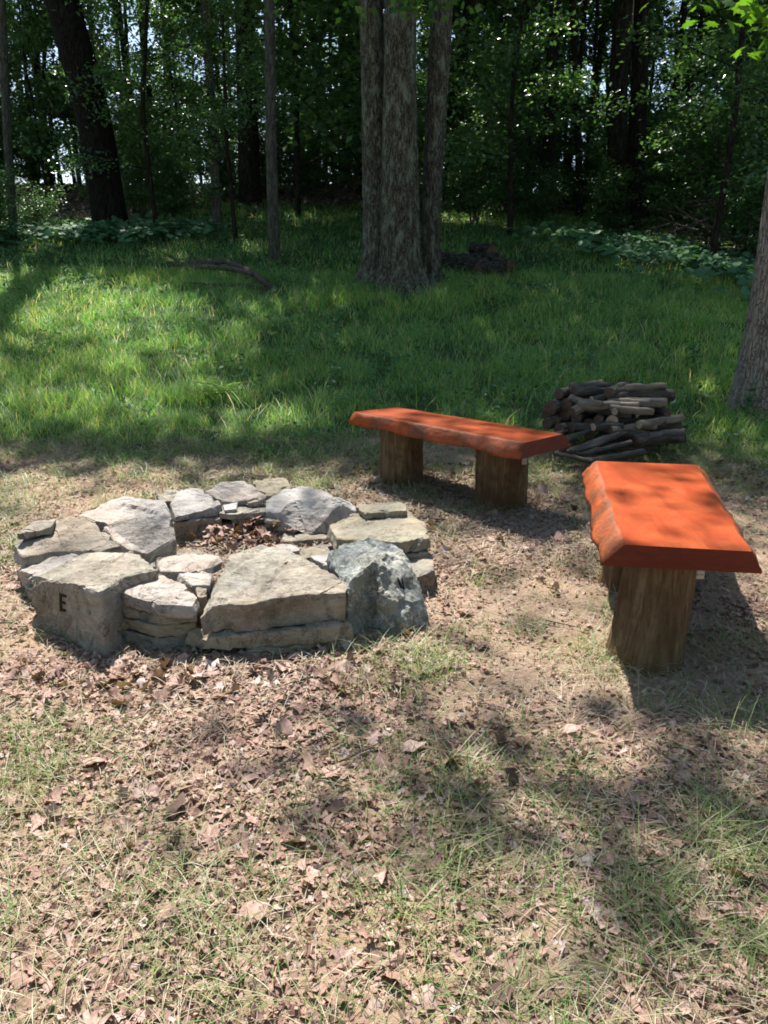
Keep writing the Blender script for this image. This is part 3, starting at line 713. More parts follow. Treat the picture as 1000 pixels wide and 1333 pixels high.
LEAF = np.array([(0, 0, 0), (-.30, .45, .07), (0, 1, -.08), (.30, .45, .07)]); LEAFF = [np.array([(0, 2, 1), (0, 3, 2)])]
MAPLE_O = [(0, 0), (.16, .10), (.45, .02), (.38, .22), (.60, .42), (.38, .46), (.34, .62), (.16, .60), (0, 1.0), (-.16, .60), (-.34, .62), (-.38, .46), (-.60, .42), (-.38, .22), (-.45, .02), (-.16, .10)]
def fan_template(outline, curl=.2, fold=.1):
    pts = [(0, .38, 0)]+[(x, y, 0) for x, y in outline]
    V = np.array(pts, float); V[:, 2] = curl*(V[:, 0]**2+(V[:, 1]-.4)**2) + fold*np.abs(V[:, 0])
    n = len(outline); F = np.array([(0, 1+i, 1+(i+1) % n) for i in range(n)])
    return V, [F]
MAPLE = fan_template(MAPLE_O, -.15, -.1)

def leaves_at(pos, size, up=.8, tmpl=None, rg=rng, smin=.7, smax=1.3):
    N = len(pos); nrm = rg.normal(size=(N, 3))*(1-up*.5); nrm[:, 2] += up*1.4
    R = frames(nrm, rg); s = size*rg.uniform(smin, smax, N)
    tv, tf = (LEAF, LEAFF) if tmpl is None else tmpl
    return inst(tv, tf, pos, R, s)

def crown_proto(seed, H, r0, zlo, nlimb, spread, nleaf, leaf, clump=.35):
    """tree prototype: (trunk mesh with limbs, crown mesh)"""
    rg = np.random.default_rng(seed)
    wx, wy = rg.uniform(-.25, .25, 2)
    path = [(0, 0, -.4), (0, 0, 0), (wx, wy, H*.3), (wx*.4, -wy, H*.6), (wx, wy, H)]
    parts = [trunk_mesh(path, [r0*1.05, r0, r0*.85, r0*.6, r0*.15], 16, .5, .3, .06, seed, .35)]
    cent = []
    for k in range(nlimb):
        z = zlo+(H-zlo)*(k+rg.random())/nlimb*.95; az = rg.uniform(0, 6.28); L = spread*(1-.5*(z-zlo)/(H-zlo))*rg.uniform(.6, 1.1)
        p0 = (np.interp(z, [0, H*.3, H*.6, H], [0, wx, wx*.4, wx]), np.interp(z, [0, H*.3, H*.6, H], [0, wy, -wy, wy]), z)
        lp = limb_pts(p0, az, rg.uniform(.1, .6), L, rg.uniform(-.5, .3), 7, seed*31+k)
        parts.append(tube(lp, np.linspace(r0*.25, .008, len(lp)), 5, False))
        for q in range(3, len(lp)):
            cent.append(lp[q])
            sub = limb_pts(lp[q], az+rg.uniform(-1.2, 1.2), rg.uniform(-.3, .4), L*.35, 0, 4, seed+k*7+q)
            parts.append(tube(sub, np.linspace(.015, .004, len(sub)), 3, False))
            for s_ in sub[1:]: cent.append(s_)
    cent = np.array(cent)
    idx = rg.integers(0, len(cent), nleaf)
    pos = cent[idx] + rg.normal(size=(nleaf, 3))*np.array([clump, clump, clump*.45])
    tm = mk('trunk', *join(parts), True); V, f = leaves_at(pos, leaf, .8, None, rg)
    return tm, mk('crown', V, f)
def shrub_proto(seed, H, W, nstem, nleaf, leaf):
    rg = np.random.default_rng(seed); parts = []; cent = []
    for k in range(nstem):
        az = rg.uniform(0, 6.28); lp = limb_pts((rg.normal()*.12, rg.normal()*.12, -.1), az, rg.uniform(.9, 1.4), H*rg.uniform(.6, 1.05), -.35, 9, seed*17+k)
        lp[:, 0] *= W/H*1.0; lp[:, 1] *= W/H*1.0
        parts.append(tube(lp, np.linspace(.022, .006, len(lp)), 5, False))
        for q in range(2, len(lp)):
            sub = limb_pts(lp[q], rg.uniform(0, 6.28), rg.uniform(-.2, .5), W*.45, -.2, 4, seed+k*5+q)
            parts.append(tube(sub, np.linspace(.009, .003, len(sub)), 3, False)); cent += [s for s in sub]
    cent = np.array(cent); idx = rg.integers(0, len(cent), nleaf)
    pos = cent[idx]+rg.normal(size=(nleaf, 3))*np.array([.14, .14, .07])
    pos[:, 2] = np.maximum(pos[:, 2], .05)
    V, f = leaves_at(pos, leaf, .9, None, rg)
    return mk('stem', *join(parts), True), mk('foliage', V, f)

# ------------------------------------------------------------------ shade map (metres on the ground): chosen lit and dark patches placing unseen leaves
LIT = [(-4.3, 9.8, 2.6, 1.9, 1.0), (-3.2, 7.6, 1.9, .95, 1), (-2.3, 6.7, 1.3, .5, .9), (-1.0, 6.35, 1.1, .45, .75), (-6.2, 12.0, 2.4, 1.3, .9), (-8, 17, 3, 1.8, .9), (-4.4, 16.3, 2.6, .6, .6),
       (-1.5, 10.6, 1.2, .5, .6), (-5.5, 8, 1.6, 1.1, .9), (5.6, 13.8, 2.1, 1.3, .95), (4.4, 16.0, 2.0, .9, .9), (2.5, 6.1, .9, .6, .8), (3.4, 7.2, .5, .4, .7), (2.0, 18.5, 2.2, .5, .5), (-2.2, 14.2, .8, .4, .5), (1.2, 6.6, .9, .25, .25), (-1.6, 20, 1.2, .8, .6), (-3.3, 14.9, 1.1, .8, .8), (-2.0, 13.2, .7, .4, .5), (2.5, 20.5, 1.8, 1, .7), (7, 18, 2, 1, .7),
       (-3.9, 6.4, 1.2, .5, .9), (-1.9, 8.3, .7, .5, .5), (1.7, 10.5, .8, .4, .3), (-.6, 7.4, .8, .3, .3), (6.2, 12.4, 1.2, .7, .6), (-3.0, 12.0, .8, .5, .4)]
SHD = [(.55, 1.75, .85, .30, .34), (.75, 1.35, .45, .16, .30), (.0, 2.05, .5, .12, .3), (.40, 1.86, .62, .17, .62), (.85, 1.60, .50, .20, .66), (.12, 2.18, .36, .09, .55), (.50, 1.42, .36, .13, .5), (.95, 1.98, .42, .14, .55), (.15, 1.62, .3, .12, .5), (-1.9, 5.55, 1.5, .22, .85), (-.2, 5.75, .7, .2, .6),
       (1.75, 4.6, .6, .3, .8), (2.4, 4.9, .6, .4, .7), (-.55, 4.85, .35, .12, .3), (.55, 5.6, .6, .25, .8), (-.02, 5.35, .35, .2, .6), (1.35, 4.5, .35, .25, .6), (-.95, 1.35, .25, .08, .35), (1.5, 2.6, .25, .3, .35),
       (.62, 4.15, .25, .10, .4), (.35, 2.7, .22, .07, .35), (-2.2, 3.2, .4, .3, .3)]
# on the nearer seat (0.5 m up) the stripes fall 0.24 m nearer on the ground
off = lambda x, y, h: (x-SUN.x*h/SUN.z, y-SUN.y*h/SUN.z)
for (bx, by, rx, ry, a) in ((1.24, 3.20, .28, .12, .42), (1.08, 2.95, .14, .06, .2), (1.3, 3.48, .2, .05, .25), (.02, 5.05, .20, .13, .45), (-.3, 4.3, .2, .06, .3)):
    SHD.append((*off(bx, by, .5), rx, ry, a))
def shade(x, y):
    e = sstep(-.25, .25, y-(5.75+(fbm(x*1.2, x*0, 61)-.5)*.5))
    s = .97*e*(1-.5*sstep(16.5, 20, y))
    for cx, cy, rx, ry, a in LIT:
        d = np.hypot((x-cx)/(rx*1.15), (y-cy)/(ry*1.3))+(fbm(x*1.6, y*2.4, 71)-.5)*.9
        s = s*(1-min(1, a*1.1)*(1-sstep(.6, 1.15, d)))
    for cx, cy, rx, ry, a in SHD:
        d = np.hypot((x-cx)/rx, (y-cy)/ry)+(fbm(x*4, y*5, 72)-.5)*.6
        s = np.maximum(s, a*(1-sstep(.6, 1.1, d)))
    return s

# ------------------------------------------------------------------ named trees near the meadow
TREES = []   # (root, top point for crown attachment)
def big_tree(name, label, base, stems, mat, cat='tree', group=None, flare=.6, n=56, furrow=.07, fl_h=.35, step=.07):
    """stems: list of (points relative to base, radii)"""
    root = empty(name, base); tag(root, label, cat, group)
    tops = []
    for k, (pts, rads) in enumerate(stems):
        V, f = trunk_mesh(pts, rads, n, flare, fl_h, furrow, k*5+int(abs(base[0])*10) % 37, step)
        top = np.array(pts[-1], float); parts = [(V, f)]
        for q in range(7):
            z0 = .55+.45*q/7; p0 = np.array(pts[-2])*(1-(z0-.5)*2*.9)+top*((z0-.5)*2*.9) if q else top
            lp = limb_pts(p0, q*2.4+k, .5, 4.5*(1.2-z0*.5), -.4, 8, q+k*11)
            if q*0 == 0: parts.append(tube(lp, np.linspace(rads[-2]*.35, .012, len(lp)), 6, False))
        link('trunk', mk('trunk', *join(parts), True), mat, root)
        tops.append(Vector(base)+Vector(top))
    TREES.append((root, sum(tops, Vector())/len(tops)))
    return root
# triple trunked tree
b3 = PG(514, 377); d3 = b3.y
def rel(px, py, dd=0): 
    p = PD(px, py, d3+dd); return tuple(p-b3)
b3v = tuple(b3)
W3 = d3/1000*1.02
st = []
for pxs, w0, w1, dd in (((491, 489, 486, 482), 32, 29, .30), ((522, 521, 521, 521), 44, 36, -.05), ((559, 562, 569, 578), 22, 25, .5)):
    base_y = 378 if dd < .2 else 366
    pts = [rel(pxs[0], base_y+14, dd), rel(pxs[0], base_y, dd), rel(pxs[1], 260, dd), rel(pxs[2], 110, dd), rel(pxs[3], -20, dd)]
    t = Vector(pts[-1])+(Vector(pts[-1])-Vector(pts[-2]))*1.4; pts.append(tuple(t)); t2 = t+Vector((0, .3, 4)); pts.append(tuple(t2))
    st.append((pts, [w0*W3/2*1.05, w0*W3/2, w0*W3/2, w1*W3/2, w1*W3/2*.95, w1*W3/2*.8, w1*W3/2*.4]))
big_tree('forest_tree', 'big triple trunked grey tree standing alone in the middle of the grass', b3v, st, MAT['bark'], flare=1.0, fl_h=.28, furrow=.10)
# right hand tree cut by the frame
br = PG(990, 536)
dr = br.y
def relr(px, py): return tuple(PD(px, py, dr)-br)
big_tree('forest_tree', 'pale barked leaning tree at the right edge of the picture near the firewood', tuple(br),
         [([relr(984,552), relr(984,536), relr(1006,430), relr(1022,300), relr(1040,150), relr(1052,0), tuple(Vector(relr(1052,0))+Vector((.3,.1,5))), tuple(Vector(relr(1052,0))+Vector((.3,.1,10)))],
           [.24, .23, .20, .185, .17, .16, .13, .05])], MAT['bark_pale'], flare=.2, n=64, fl_h=.25)
def slim(label, pb, pm, pt, wpx, mat, extra=0, group=None, name='forest_tree', n=24, depth=None, fl=.35):
    b = PG(*pb) if depth is None else PD(pb[0], pb[1], depth)
    if depth is not None: b.z = gz(b.x, b.y)
    d = b.y; r = wpx*d/1000/2
    q = lambda p: PD(p[0], p[1], d)-b
    m_, t_ = q(pm), q(pt); e = t_+(t_-m_).normalized()*4+Vector((0, 0, 1)); e2 = e+Vector((0, 0, 4))
    return big_tree(name, label, tuple(b), [([(0, 0, -.4), (0, 0, 0), tuple(m_), tuple(t_), tuple(e), tuple(e2)], [r*1.1, r*1.05, r*.98, r*.9, r*.7, r*.3])], mat, group=group, n=n, flare=fl, furrow=.05, step=.12, fl_h=.3)
slim('slim grey tree standing in the grass left of the triple trunked tree', (358,340), (353,200), (351,0), 13, MAT['bark_slim'])
slim('slim grey tree leaning slightly left, rooted just behind the dead branch in the grass', (284,306), (277,180), (268,0), 11, MAT['bark_slim'])
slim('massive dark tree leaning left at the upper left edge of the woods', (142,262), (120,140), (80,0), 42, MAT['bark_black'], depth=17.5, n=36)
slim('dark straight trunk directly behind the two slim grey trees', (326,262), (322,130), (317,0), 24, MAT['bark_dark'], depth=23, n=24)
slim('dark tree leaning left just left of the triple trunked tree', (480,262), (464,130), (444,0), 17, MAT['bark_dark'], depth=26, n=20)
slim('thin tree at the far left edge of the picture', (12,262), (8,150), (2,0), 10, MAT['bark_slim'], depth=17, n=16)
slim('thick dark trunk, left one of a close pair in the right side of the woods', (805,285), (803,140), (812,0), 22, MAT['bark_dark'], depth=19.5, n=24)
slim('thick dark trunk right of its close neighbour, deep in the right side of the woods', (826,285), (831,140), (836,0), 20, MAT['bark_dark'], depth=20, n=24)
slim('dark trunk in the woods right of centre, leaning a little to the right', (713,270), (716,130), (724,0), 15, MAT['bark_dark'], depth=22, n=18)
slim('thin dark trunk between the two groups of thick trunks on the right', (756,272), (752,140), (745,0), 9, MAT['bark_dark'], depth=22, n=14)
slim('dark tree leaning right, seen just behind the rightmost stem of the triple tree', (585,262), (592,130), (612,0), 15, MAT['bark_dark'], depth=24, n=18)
# unseen trees added outside the picture so that their crowns shade the clearing
for lab, x, y, r in (('unseen oak added for shade left of the clearing', -9.5, 11, .28), ('unseen oak added for shade right of the clearing', 10.5, 13, .3), ('unseen oak added for shade at the left edge of the meadow', -8.5, 6.5, .25), ('unseen oak added for shade on the right behind the leaning tree', 7.5, 8.0, .25)):
    b = (x, y, gz(x, y))
    big_tree('forest_tree', lab, b, [([(0, 0, -.4), (0, 0, 0), (.2, .1, 5), (.1, .2, 10), (.3, .2, 15)], [r*1.1, r, r*.85, r*.6, r*.2])], MAT['bark_dark'], n=20, step=.25)

# unseen leaves added along sun rays to cast the shade map, joined as crowns
def shade_canopy():
    rg = np.random.default_rng(11)
    res_p = []; res_s = []
    def region(x0, x1, y0, y1, lai, zlo, zhi, leaf, cl):
        n = int((x1-x0)*(y1-y0)*lai/(leaf*leaf*.30))
        # leaves gathered in small sprays
        ns = max(1, n//cl); cx = rg.uniform(x0, x1, ns); cy = rg.uniform(y0, y1, ns)
        keep = rg.random(ns) < shade(cx, cy)**1.0; cx, cy = cx[keep], cy[keep]
        h = rg.uniform(zlo, zhi, len(cx)); spread = leaf*1.5
        X = np.repeat(cx, cl)+rg.normal(size=len(cx)*cl)*spread; Y = np.repeat(cy, cl)+rg.normal(size=len(cx)*cl)*spread
        Z = np.repeat(h, cl)+rg.normal(size=len(X))*.25
        t = (Z-0)/SUN.z
        g = G(X, Y); t = Z/SUN.z
        res_p.append(np.stack([X+SUN.x*t, Y+SUN.y*t, g+Z], -1)); res_s.append(np.full(len(X), leaf))
    region(-12, 13, 5.3, 26, 3.3, 8.5, 14, .22, 8)
    region(-3.2, 3.2, 4.2, 5.9, 2.2, 8, 12, .13, 4)
    region(-1.6, 2.0, 1.1, 4.2, 1.6, 7.5, 10, .10, 3)
    p = np.concatenate(res_p); s = np.concatenate(res_s)
    # switched-off height cut for the unseen leaves placed as the canopy
    p = p[(p[:, 2] > 1.35+.36*p[:, 1]) | (p[:, 1] > 24)] if False else p
    tops = np.array([(t.x, t.y) for _, t in TREES]); d = np.hypot(p[:, None, 0]-tops[None, :, 0], p[:, None, 1]-tops[None, :, 1]); own = d.argmin(1)
    s = s if len(s) == len(p) else np.full(len(p), .2)
    for i, (root, t) in enumerate(TREES):
        q = p[own == i]; ss = s[own == i]
        if len(q) < 20:
            q = np.array(t)[None]+rg.normal(size=(800, 3))*np.array([1.5, 1.5, .9]); ss = np.full(800, .16)
        else:
            q2 = np.array(t)[None]+rg.normal(size=(500, 3))*np.array([1.2, 1.2, .8]) + np.array([0, 0, 1.5]); q = np.concatenate([q, q2]); ss = np.concatenate([ss, np.full(500, .16)])
        if i == 0:   # drooping lower twigs of the triple tree
            e = np.array([tuple(PD(rg.normal()*55+540, -38+rg.normal()*24, d3-1.3+rg.normal()*.3)) for _ in range(90)])
            e = np.repeat(e, 9, 0)+rg.normal(size=(810, 3))*np.array([.14, .14, .05]); q = np.concatenate([q, e]); ss = np.concatenate([ss, np.full(810, .10)])
        N = len(q); nr = rg.normal(size=(N, 3))*.45; nr += np.array([SUN.x, SUN.y, SUN.z])
        V, f = inst(LEAF*np.array([1.25, 1, 1]), LEAFF, q-np.array(root.location)[None], frames(nr, rg), ss*rg.uniform(.7, 1.3, N))
        link('crown', mk('crown', V, f), MAT['crown'], root)  # crown made mostly of leaves placed to cast the shade map
shade_canopy()

# ------------------------------------------------------------------ the woods
PROTO = [crown_proto(101, 15, .13, 4.0, 20, 2.6, 7000, .13), crown_proto(102, 17, .16, 5.5, 20, 3.0, 7500, .14), crown_proto(103, 13, .10, 3.0, 20, 2.2, 6500, .12)]
POLE = [crown_proto(201, 18, .10, 8.5, 14, 1.8, 3500, .13), crown_proto(202, 17, .085, 7.5, 14, 1.6, 3000, .12)]
YOUNG = [crown_proto(401, 8.5, .06, .9, 22, 1.9, 4800, .17, .3), crown_proto(402, 10, .07, 1.6, 22, 2.1, 7000, .12, .3), crown_proto(403, 7, .05, .7, 20, 1.6, 3600, .16, .28)]
SHRUB = [shrub_proto(301, 3.2, 1.6, 7, 4200, .10), shrub_proto(302, 2.2, 1.5, 8, 3600, .09), shrub_proto(303, 4.6, 1.8, 7, 5200, .11)]
PLACED = []
def place(kind, x, y, label, s=1.0, lean=0, mat='bark_dark', group='trees of the woods', name='forest_tree', lm='crown', cat='tree'):
    tm, cm = kind; base = Vector((x, y, gz(x, y)-.05))
    root = empty(name, base); root.rotation_euler = (rng.normal()*.02, lean, rng.uniform(0, 6.28)) if lean == 0 else (0, lean, 0)
    root.scale = (s, s, s*rng.uniform(.92, 1.1)); tag(root, label, cat, group)
    pn = ('trunk', 'crown') if cat == 'tree' else ('stem', 'foliage')
    a = bpy.data.objects.new(pn[0], tm); COL.objects.link(a); a.parent = root
    if not tm.materials: tm.materials.append(MAT[mat])
    b = bpy.data.objects.new(pn[1], cm); COL.objects.link(b); b.parent = root
    if not cm.materials: cm.materials.append(MAT[lm])
    return root
rg = np.random.default_rng(5)
def blocks(x, y, H):
    for f in (.45, .65, .85):
        hx = x-SUN.x/SUN.z*H*f; hy = y-SUN.y/SUN.z*H*f
        for cx, cy, rx, ry, a in LIT:
            if a >= .6 and ((hx-cx)/(rx+.9))**2+((hy-cy)/(ry+.9))**2 < 1: return True
    return False
def try_pts(n, x0, x1, y0, y1, mind, H=15):
    out = []
    for _ in range(n*30):
        y = rg.uniform(y0, y1); x = rg.uniform(x0, x1)*y
        if not blocks(x, y, H) and all((x-a)**2+(y-b)**2 > mind**2 for a, b in PLACED+out): out.append((x, y))
        if len(out) >= n: break
    PLACED.extend(out); return out
def where(x, y):
    u = x/y
    zone = ('at the far left' if u < -.40 else 'right of the massive leaning tree' if u < -.24 else 'behind the two slim grey trees' if u < -.12 else
            'just left of the triple tree' if u < -.03 else 'hidden behind the triple tree' if u < .09 else 'just right of the triple tree' if u < .20 else
            'left of the thick trunk pair' if u < .30 else 'right of the thick trunk pair' if u < .40 else 'above the brush heap at the right' if u < .50 else 'beyond the right edge')
    row = 'front' if y < 25 else 'second' if y < 31 else 'third' if y < 38 else 'rear'
    return zone, row
def plant(kindlist, pts, word, slo, shi, **k):
    for i, (x, y) in enumerate(pts):
        z, row = where(x, y); place(kindlist[i % len(kindlist)], x, y, f'{word}, {row} row, {z}', rg.uniform(slo, shi), **k)
SH = dict(group='shrubs of the undergrowth', name='undergrowth_shrub', lm='under', cat='shrub', mat='twig')
YG = dict(group='young trees of the woods', name='young_tree', lm='under', mat='bark_dark')
plant(POLE, try_pts(40, -.60, .02, 25, 46, 1.2), 'thin bare pole', .8, 1.35)
plant(PROTO, try_pts(9, -.75, .0, 24, 50, 1.8), 'leafy tree', .8, 1.2)
plant(PROTO, try_pts(16, .06, .85, 25, 46, 2.0), 'leafy tree', .75, 1.15)
for x, y in try_pts(16, -1.3, 1.3, 52, 70, 3): place(PROTO[0], x, y, 'far tree behind the crest of the hill', rg.uniform(.9, 1.2), group='far trees behind the crest')
plant([SHRUB[2]], try_pts(26, -.55, .55, 33, 45, 1.3, 4), 'tall shrub', 1.0, 1.5, **SH)
plant(POLE, try_pts(18, .05, .55, 24, 40, 1.6, 8), 'thin bare pole', .8, 1.2)
plant(SHRUB, try_pts(46, .03, .62, 18.5, 30, .9, 3), 'dark shrub', .7, 1.25, **SH)
plant(SHRUB, try_pts(34, -.6, .02, 20.5, 36, 1.1, 3), 'dark shrub', .55, 1.1, **SH)
plant(YOUNG, try_pts(30, -.58, .02, 19.5, 38, 1.4, 8), 'young leafy tree', .7, 1.25, **YG)
plant(YOUNG, try_pts(40, .05, .60, 18.5, 34, 1.2, 8), 'young leafy tree', .8, 1.35, **YG)
# unseen trees added round the camera to block sky light and darken facing sides
for i, (x, y) in enumerate([(-14, -9), (-9, -12), (-4, -10), (1, -12), (6, -10), (11, -11), (15, -6), (-16, -2), (-15, 4), (15, 1), (14, 6), (-6, -16), (4, -17), (-12, 9), (12, -16), (-1, -8), (8, -7), (-8, -7)]):
    place((PROTO+YOUNG)[i % 6], x, y, 'unseen tree added behind the viewer to block sky light', 1.0 if i % 6 < 3 else 1.6, group='trees round the near side of the clearing')
for px, d, s, lab in ((318, 16.2, .62, 'small leafy sapling between the two slim grey trees'), (222, 17.2, .72, 'young maple with light catching leaves left of the two slim grey trees'), (655, 17.5, .9, 'young leafy tree right of the triple tree, in front of the wood edge'), (905, 14.5, .85, 'young leafy tree with drooping branches above the brush heap')):
    place(YOUNG[1], (px-500)/1000*d, d, lab, s, **YG)
for px, d, s, k, lab in ((205, 18.5, .85, 2, 'maple sapling with light catching leaves behind the two slim grey trees'), (60, 17.5, .6, 1, 'low shrub at the foot of the massive leaning tree'), (240, 20, .7, 0, 'shrub right of the maple sapling'),
                         (20, 15.5, .7, 0, 'leafy shrub at the left edge of the picture above the leaf litter'), (905, 16.5, .95, 2, 'tall drooping shrub at the right edge of the woods'), (960, 15.0, .85, 0, 'shrub behind the leaning pale tree and the brush heap'),
                         (985, 17.5, 1.1, 2, 'tallest leafy shrub at the right edge behind the brush heap'), (400, 24, .8, 0, 'shrub behind the gap between the slim trees and the triple tree'), (640, 21, .9, 2, 'shrub just right of the triple tree at the wood edge'),
                         (690, 20, .7, 1, 'low shrub below the slightly right leaning dark trunk'), (780, 18.5, .7, 0, 'shrub in front of the pair of thick dark trunks'), (860, 17.5, .8, 2, 'shrub at the wood edge above the broad leaved patch')):
    x = (px-500)/1000*d*1.0; place(SHRUB[k], x, d, lab, s, group='shrubs of the undergrowth', name='undergrowth_shrub', lm='under', cat='shrub', mat='twig')

# overhanging maple branch at the upper right corner, part of a young maple right of the picture
def maple():
    base = Vector((4.3, 6.0, gz(4.3, 6.0))); root = empty('young_maple', base); tag(root, 'young maple whose bright leaves hang into the upper right corner', 'tree')
    rg = np.random.default_rng(77); parts = [trunk_mesh([(0, 0, -.2), (0, 0, 0), (-.1, 0, 2), (0, .1, 4.5)], [.06, .055, .045, .02], 14, .4, .2, .03, 3, .15)]
    P0 = np.array((-.05, .05, 3.0)); cen = []
    for tx, ty, dd in ((985, 20, 5.6), (960, 5, 5.6), (1000, 60, 5.4), (1030, 30, 5.5), (1010, -10, 5.7)):
        tgt = np.array(PD(tx, ty, dd)-base); t = np.linspace(0, 1, 8)[:, None]; lp = P0*(1-t)+tgt*t; lp[:, 2] += np.sin(t[:, 0]*3.1)*.15
        parts.append(tube(lp, np.linspace(.016, .003, 8), 5, False)); cen += [tuple(p) for p in lp[3:]]
    cen = np.array(cen); pos = cen[rg.integers(0, len(cen), 330)]+rg.normal(size=(330, 3))*np.array([.2, .2, .06])
    up = np.array((0, .1, 3.8))+rg.normal(size=(500, 3))*np.array([.6, .6, .5]); pos = np.concatenate([pos, up])
    link('trunk', mk('trunk', *join(parts), True), MAT['bark_slim'], root)
    V, f = leaves_at(pos, .088, .9, MAPLE, rg); link('crown', mk('crown', V, f), MAT['bright'], root)
maple()

# ------------------------------------------------------------------ dead wood in the grass
def dead_branch():
    b = PG(350, 383); root = empty('fallen_branch', b); tag(root, 'forked dead branch lying in the grass left of the triple tree', 'branch')
    def pth(ps, lift): return [tuple(PG(*p)+Vector((0, 0, l))-b) for p, l in zip(ps, lift)]
    parts = [tube(pth([(352,382),(335,372),(312,360),(295,354),(270,353),(240,354),(222,354)], [.08,.14,.16,.16,.13,.12,.1]), [.04,.05,.045,.04,.05,.035,.02], 12, True, .2, 3),
             tube(pth([(350,384),(320,379),(285,377),(240,372)], [.06,.08,.07,.04]), [.035,.03,.025,.012], 10, True, .2, 5),
             tube(pth([(330,372),(300,362),(262,357),(232,353)], [.16,.14,.11,.1]), [.03,.04,.045,.03], 10, True, .2, 6)]
    link('bark', mk('bark', *join(parts), True), MAT['twig'], root)
dead_branch()
for i, (pa, pb, r, lab) in enumerate([((572,350),(628,360),.13,'long rotten log right of the triple tree'), ((600,352),(650,350),.12,'dark rotten log piled behind the long one'), ((622,362),(660,360),.11,'short rotten log at the right end of the heap'), ((612,342),(640,345),.10,'rotten log on top of the little heap right of the triple tree'),((640,352),(664,356),.1,'smallest rotten chunk at the far right of the heap')]):
    a = PG(*pa); b = PG(*pb); a.z += r*(1.2 if i != 3 else 2.4); b.z += r*(1.1 if i != 3 else 2.2)
    o = fwood(tuple(a), tuple(b), r, seed=40+i, bend=.05, label=lab, name='rotten_log', group='rotten logs right of the triple tree'); o.data.materials[0] = MAT['rot']
def brush(px, py, n, sx, sy, sz, L, label, seed):
    c = PG(px, py); rg = np.random.default_rng(seed); parts = []
    for k in range(n):
        p = np.array([rg.normal()*sx, rg.normal()*sy, abs(rg.normal())*sz]); az = rg.uniform(0, 6.28); el = rg.normal()*.35
        lp = limb_pts(p, az, el, L*rg.uniform(.3, 1), rg.normal()*.4, 6, seed+k)
        lp[:, 2] = np.maximum(lp[:, 2], .0); parts.append(tube(lp, np.linspace(rg.uniform(.006, .022), .003, len(lp)), 5, False))
    o = link('brush', mk('brush', *join(parts), True), MAT['twig']); o.location = c; tag(o, label, 'brush heap', kind='stuff')
brush(948, 338, 130, .8, .5, .45, 1.5, 'tangled heap of dead twigs at the right wood edge', 1)
brush(425, 268, 60, 1.0, .8, .25, 1.8, 'fallen branches lying on leaf litter behind the meadow', 2)
brush(875, 300, 50, 1.2, .6, .3, 1.4, 'dead twigs scattered along the right wood edge', 3)

# ------------------------------------------------------------------ grasses and litter
def inside_any(x, y):
    m = np.zeros(len(x), bool)
    for poly in FOOT:
        c = np.zeros(len(x), bool); n = len(poly); j = n-1
        for i in range(n):
            xi, yi = poly[i]; xj, yj = poly[j]
            if yi != yj: c ^= ((yi > y) != (yj > y)) & (x < (xj-xi)*(y-yi)/(yj-yi)+xi)
            j = i
        m |= c
    return m
def wedge(n, y0, y1, pad=.5, pw=1.0, rg=rng):
    u = rg.random(n); y = (y0**(pw+1)+(y1**(pw+1)-y0**(pw+1))*u)**(1/(pw+1)); x = rg.uniform(-1, 1, n)*(.56*y+pad)
    return x, y
BL = np.array([(-.5, 0, 0), (.5, 0, 0), (-.42, 0, .4), (.42, 0, .4), (-.25, 0, .75), (.25, 0, .75), (0, 0, 1.0)])
BLF = [np.array([(0, 1, 3, 2), (2, 3, 5, 4)]), np.array([(4, 5, 6)])]
def blades(x, y, h, wdt, bend, lean, rg, z=None):
    N = len(x); az = rg.uniform(0, 6.28, N); z = G(x, y)-.005 if z is None else z
    t = BL[:, 2][None]; hh = h[:, None]
    k = bend[:, None]
    fx = np.cos(az)[:, None]; fy = np.sin(az)[:, None]
    out = hh*(lean[:, None]*t + k*t*t); up = hh*t*(1-.35*k*t)*np.sqrt(np.maximum(.1, 1-lean[:, None]**2*.6))
    sx = -fy*BL[:, 0][None]*wdt[:, None]; sy = fx*BL[:, 0][None]*wdt[:, None]
    V = np.stack([x[:, None]+fx*out+sx, y[:, None]+fy*out+sy, z[:, None]+up], -1)
    fs = [(f[None]+(np.arange(N)*7)[:, None, None]).reshape(-1, f.shape[1]) for f in BLF]
    return V.reshape(-1, 3), fs
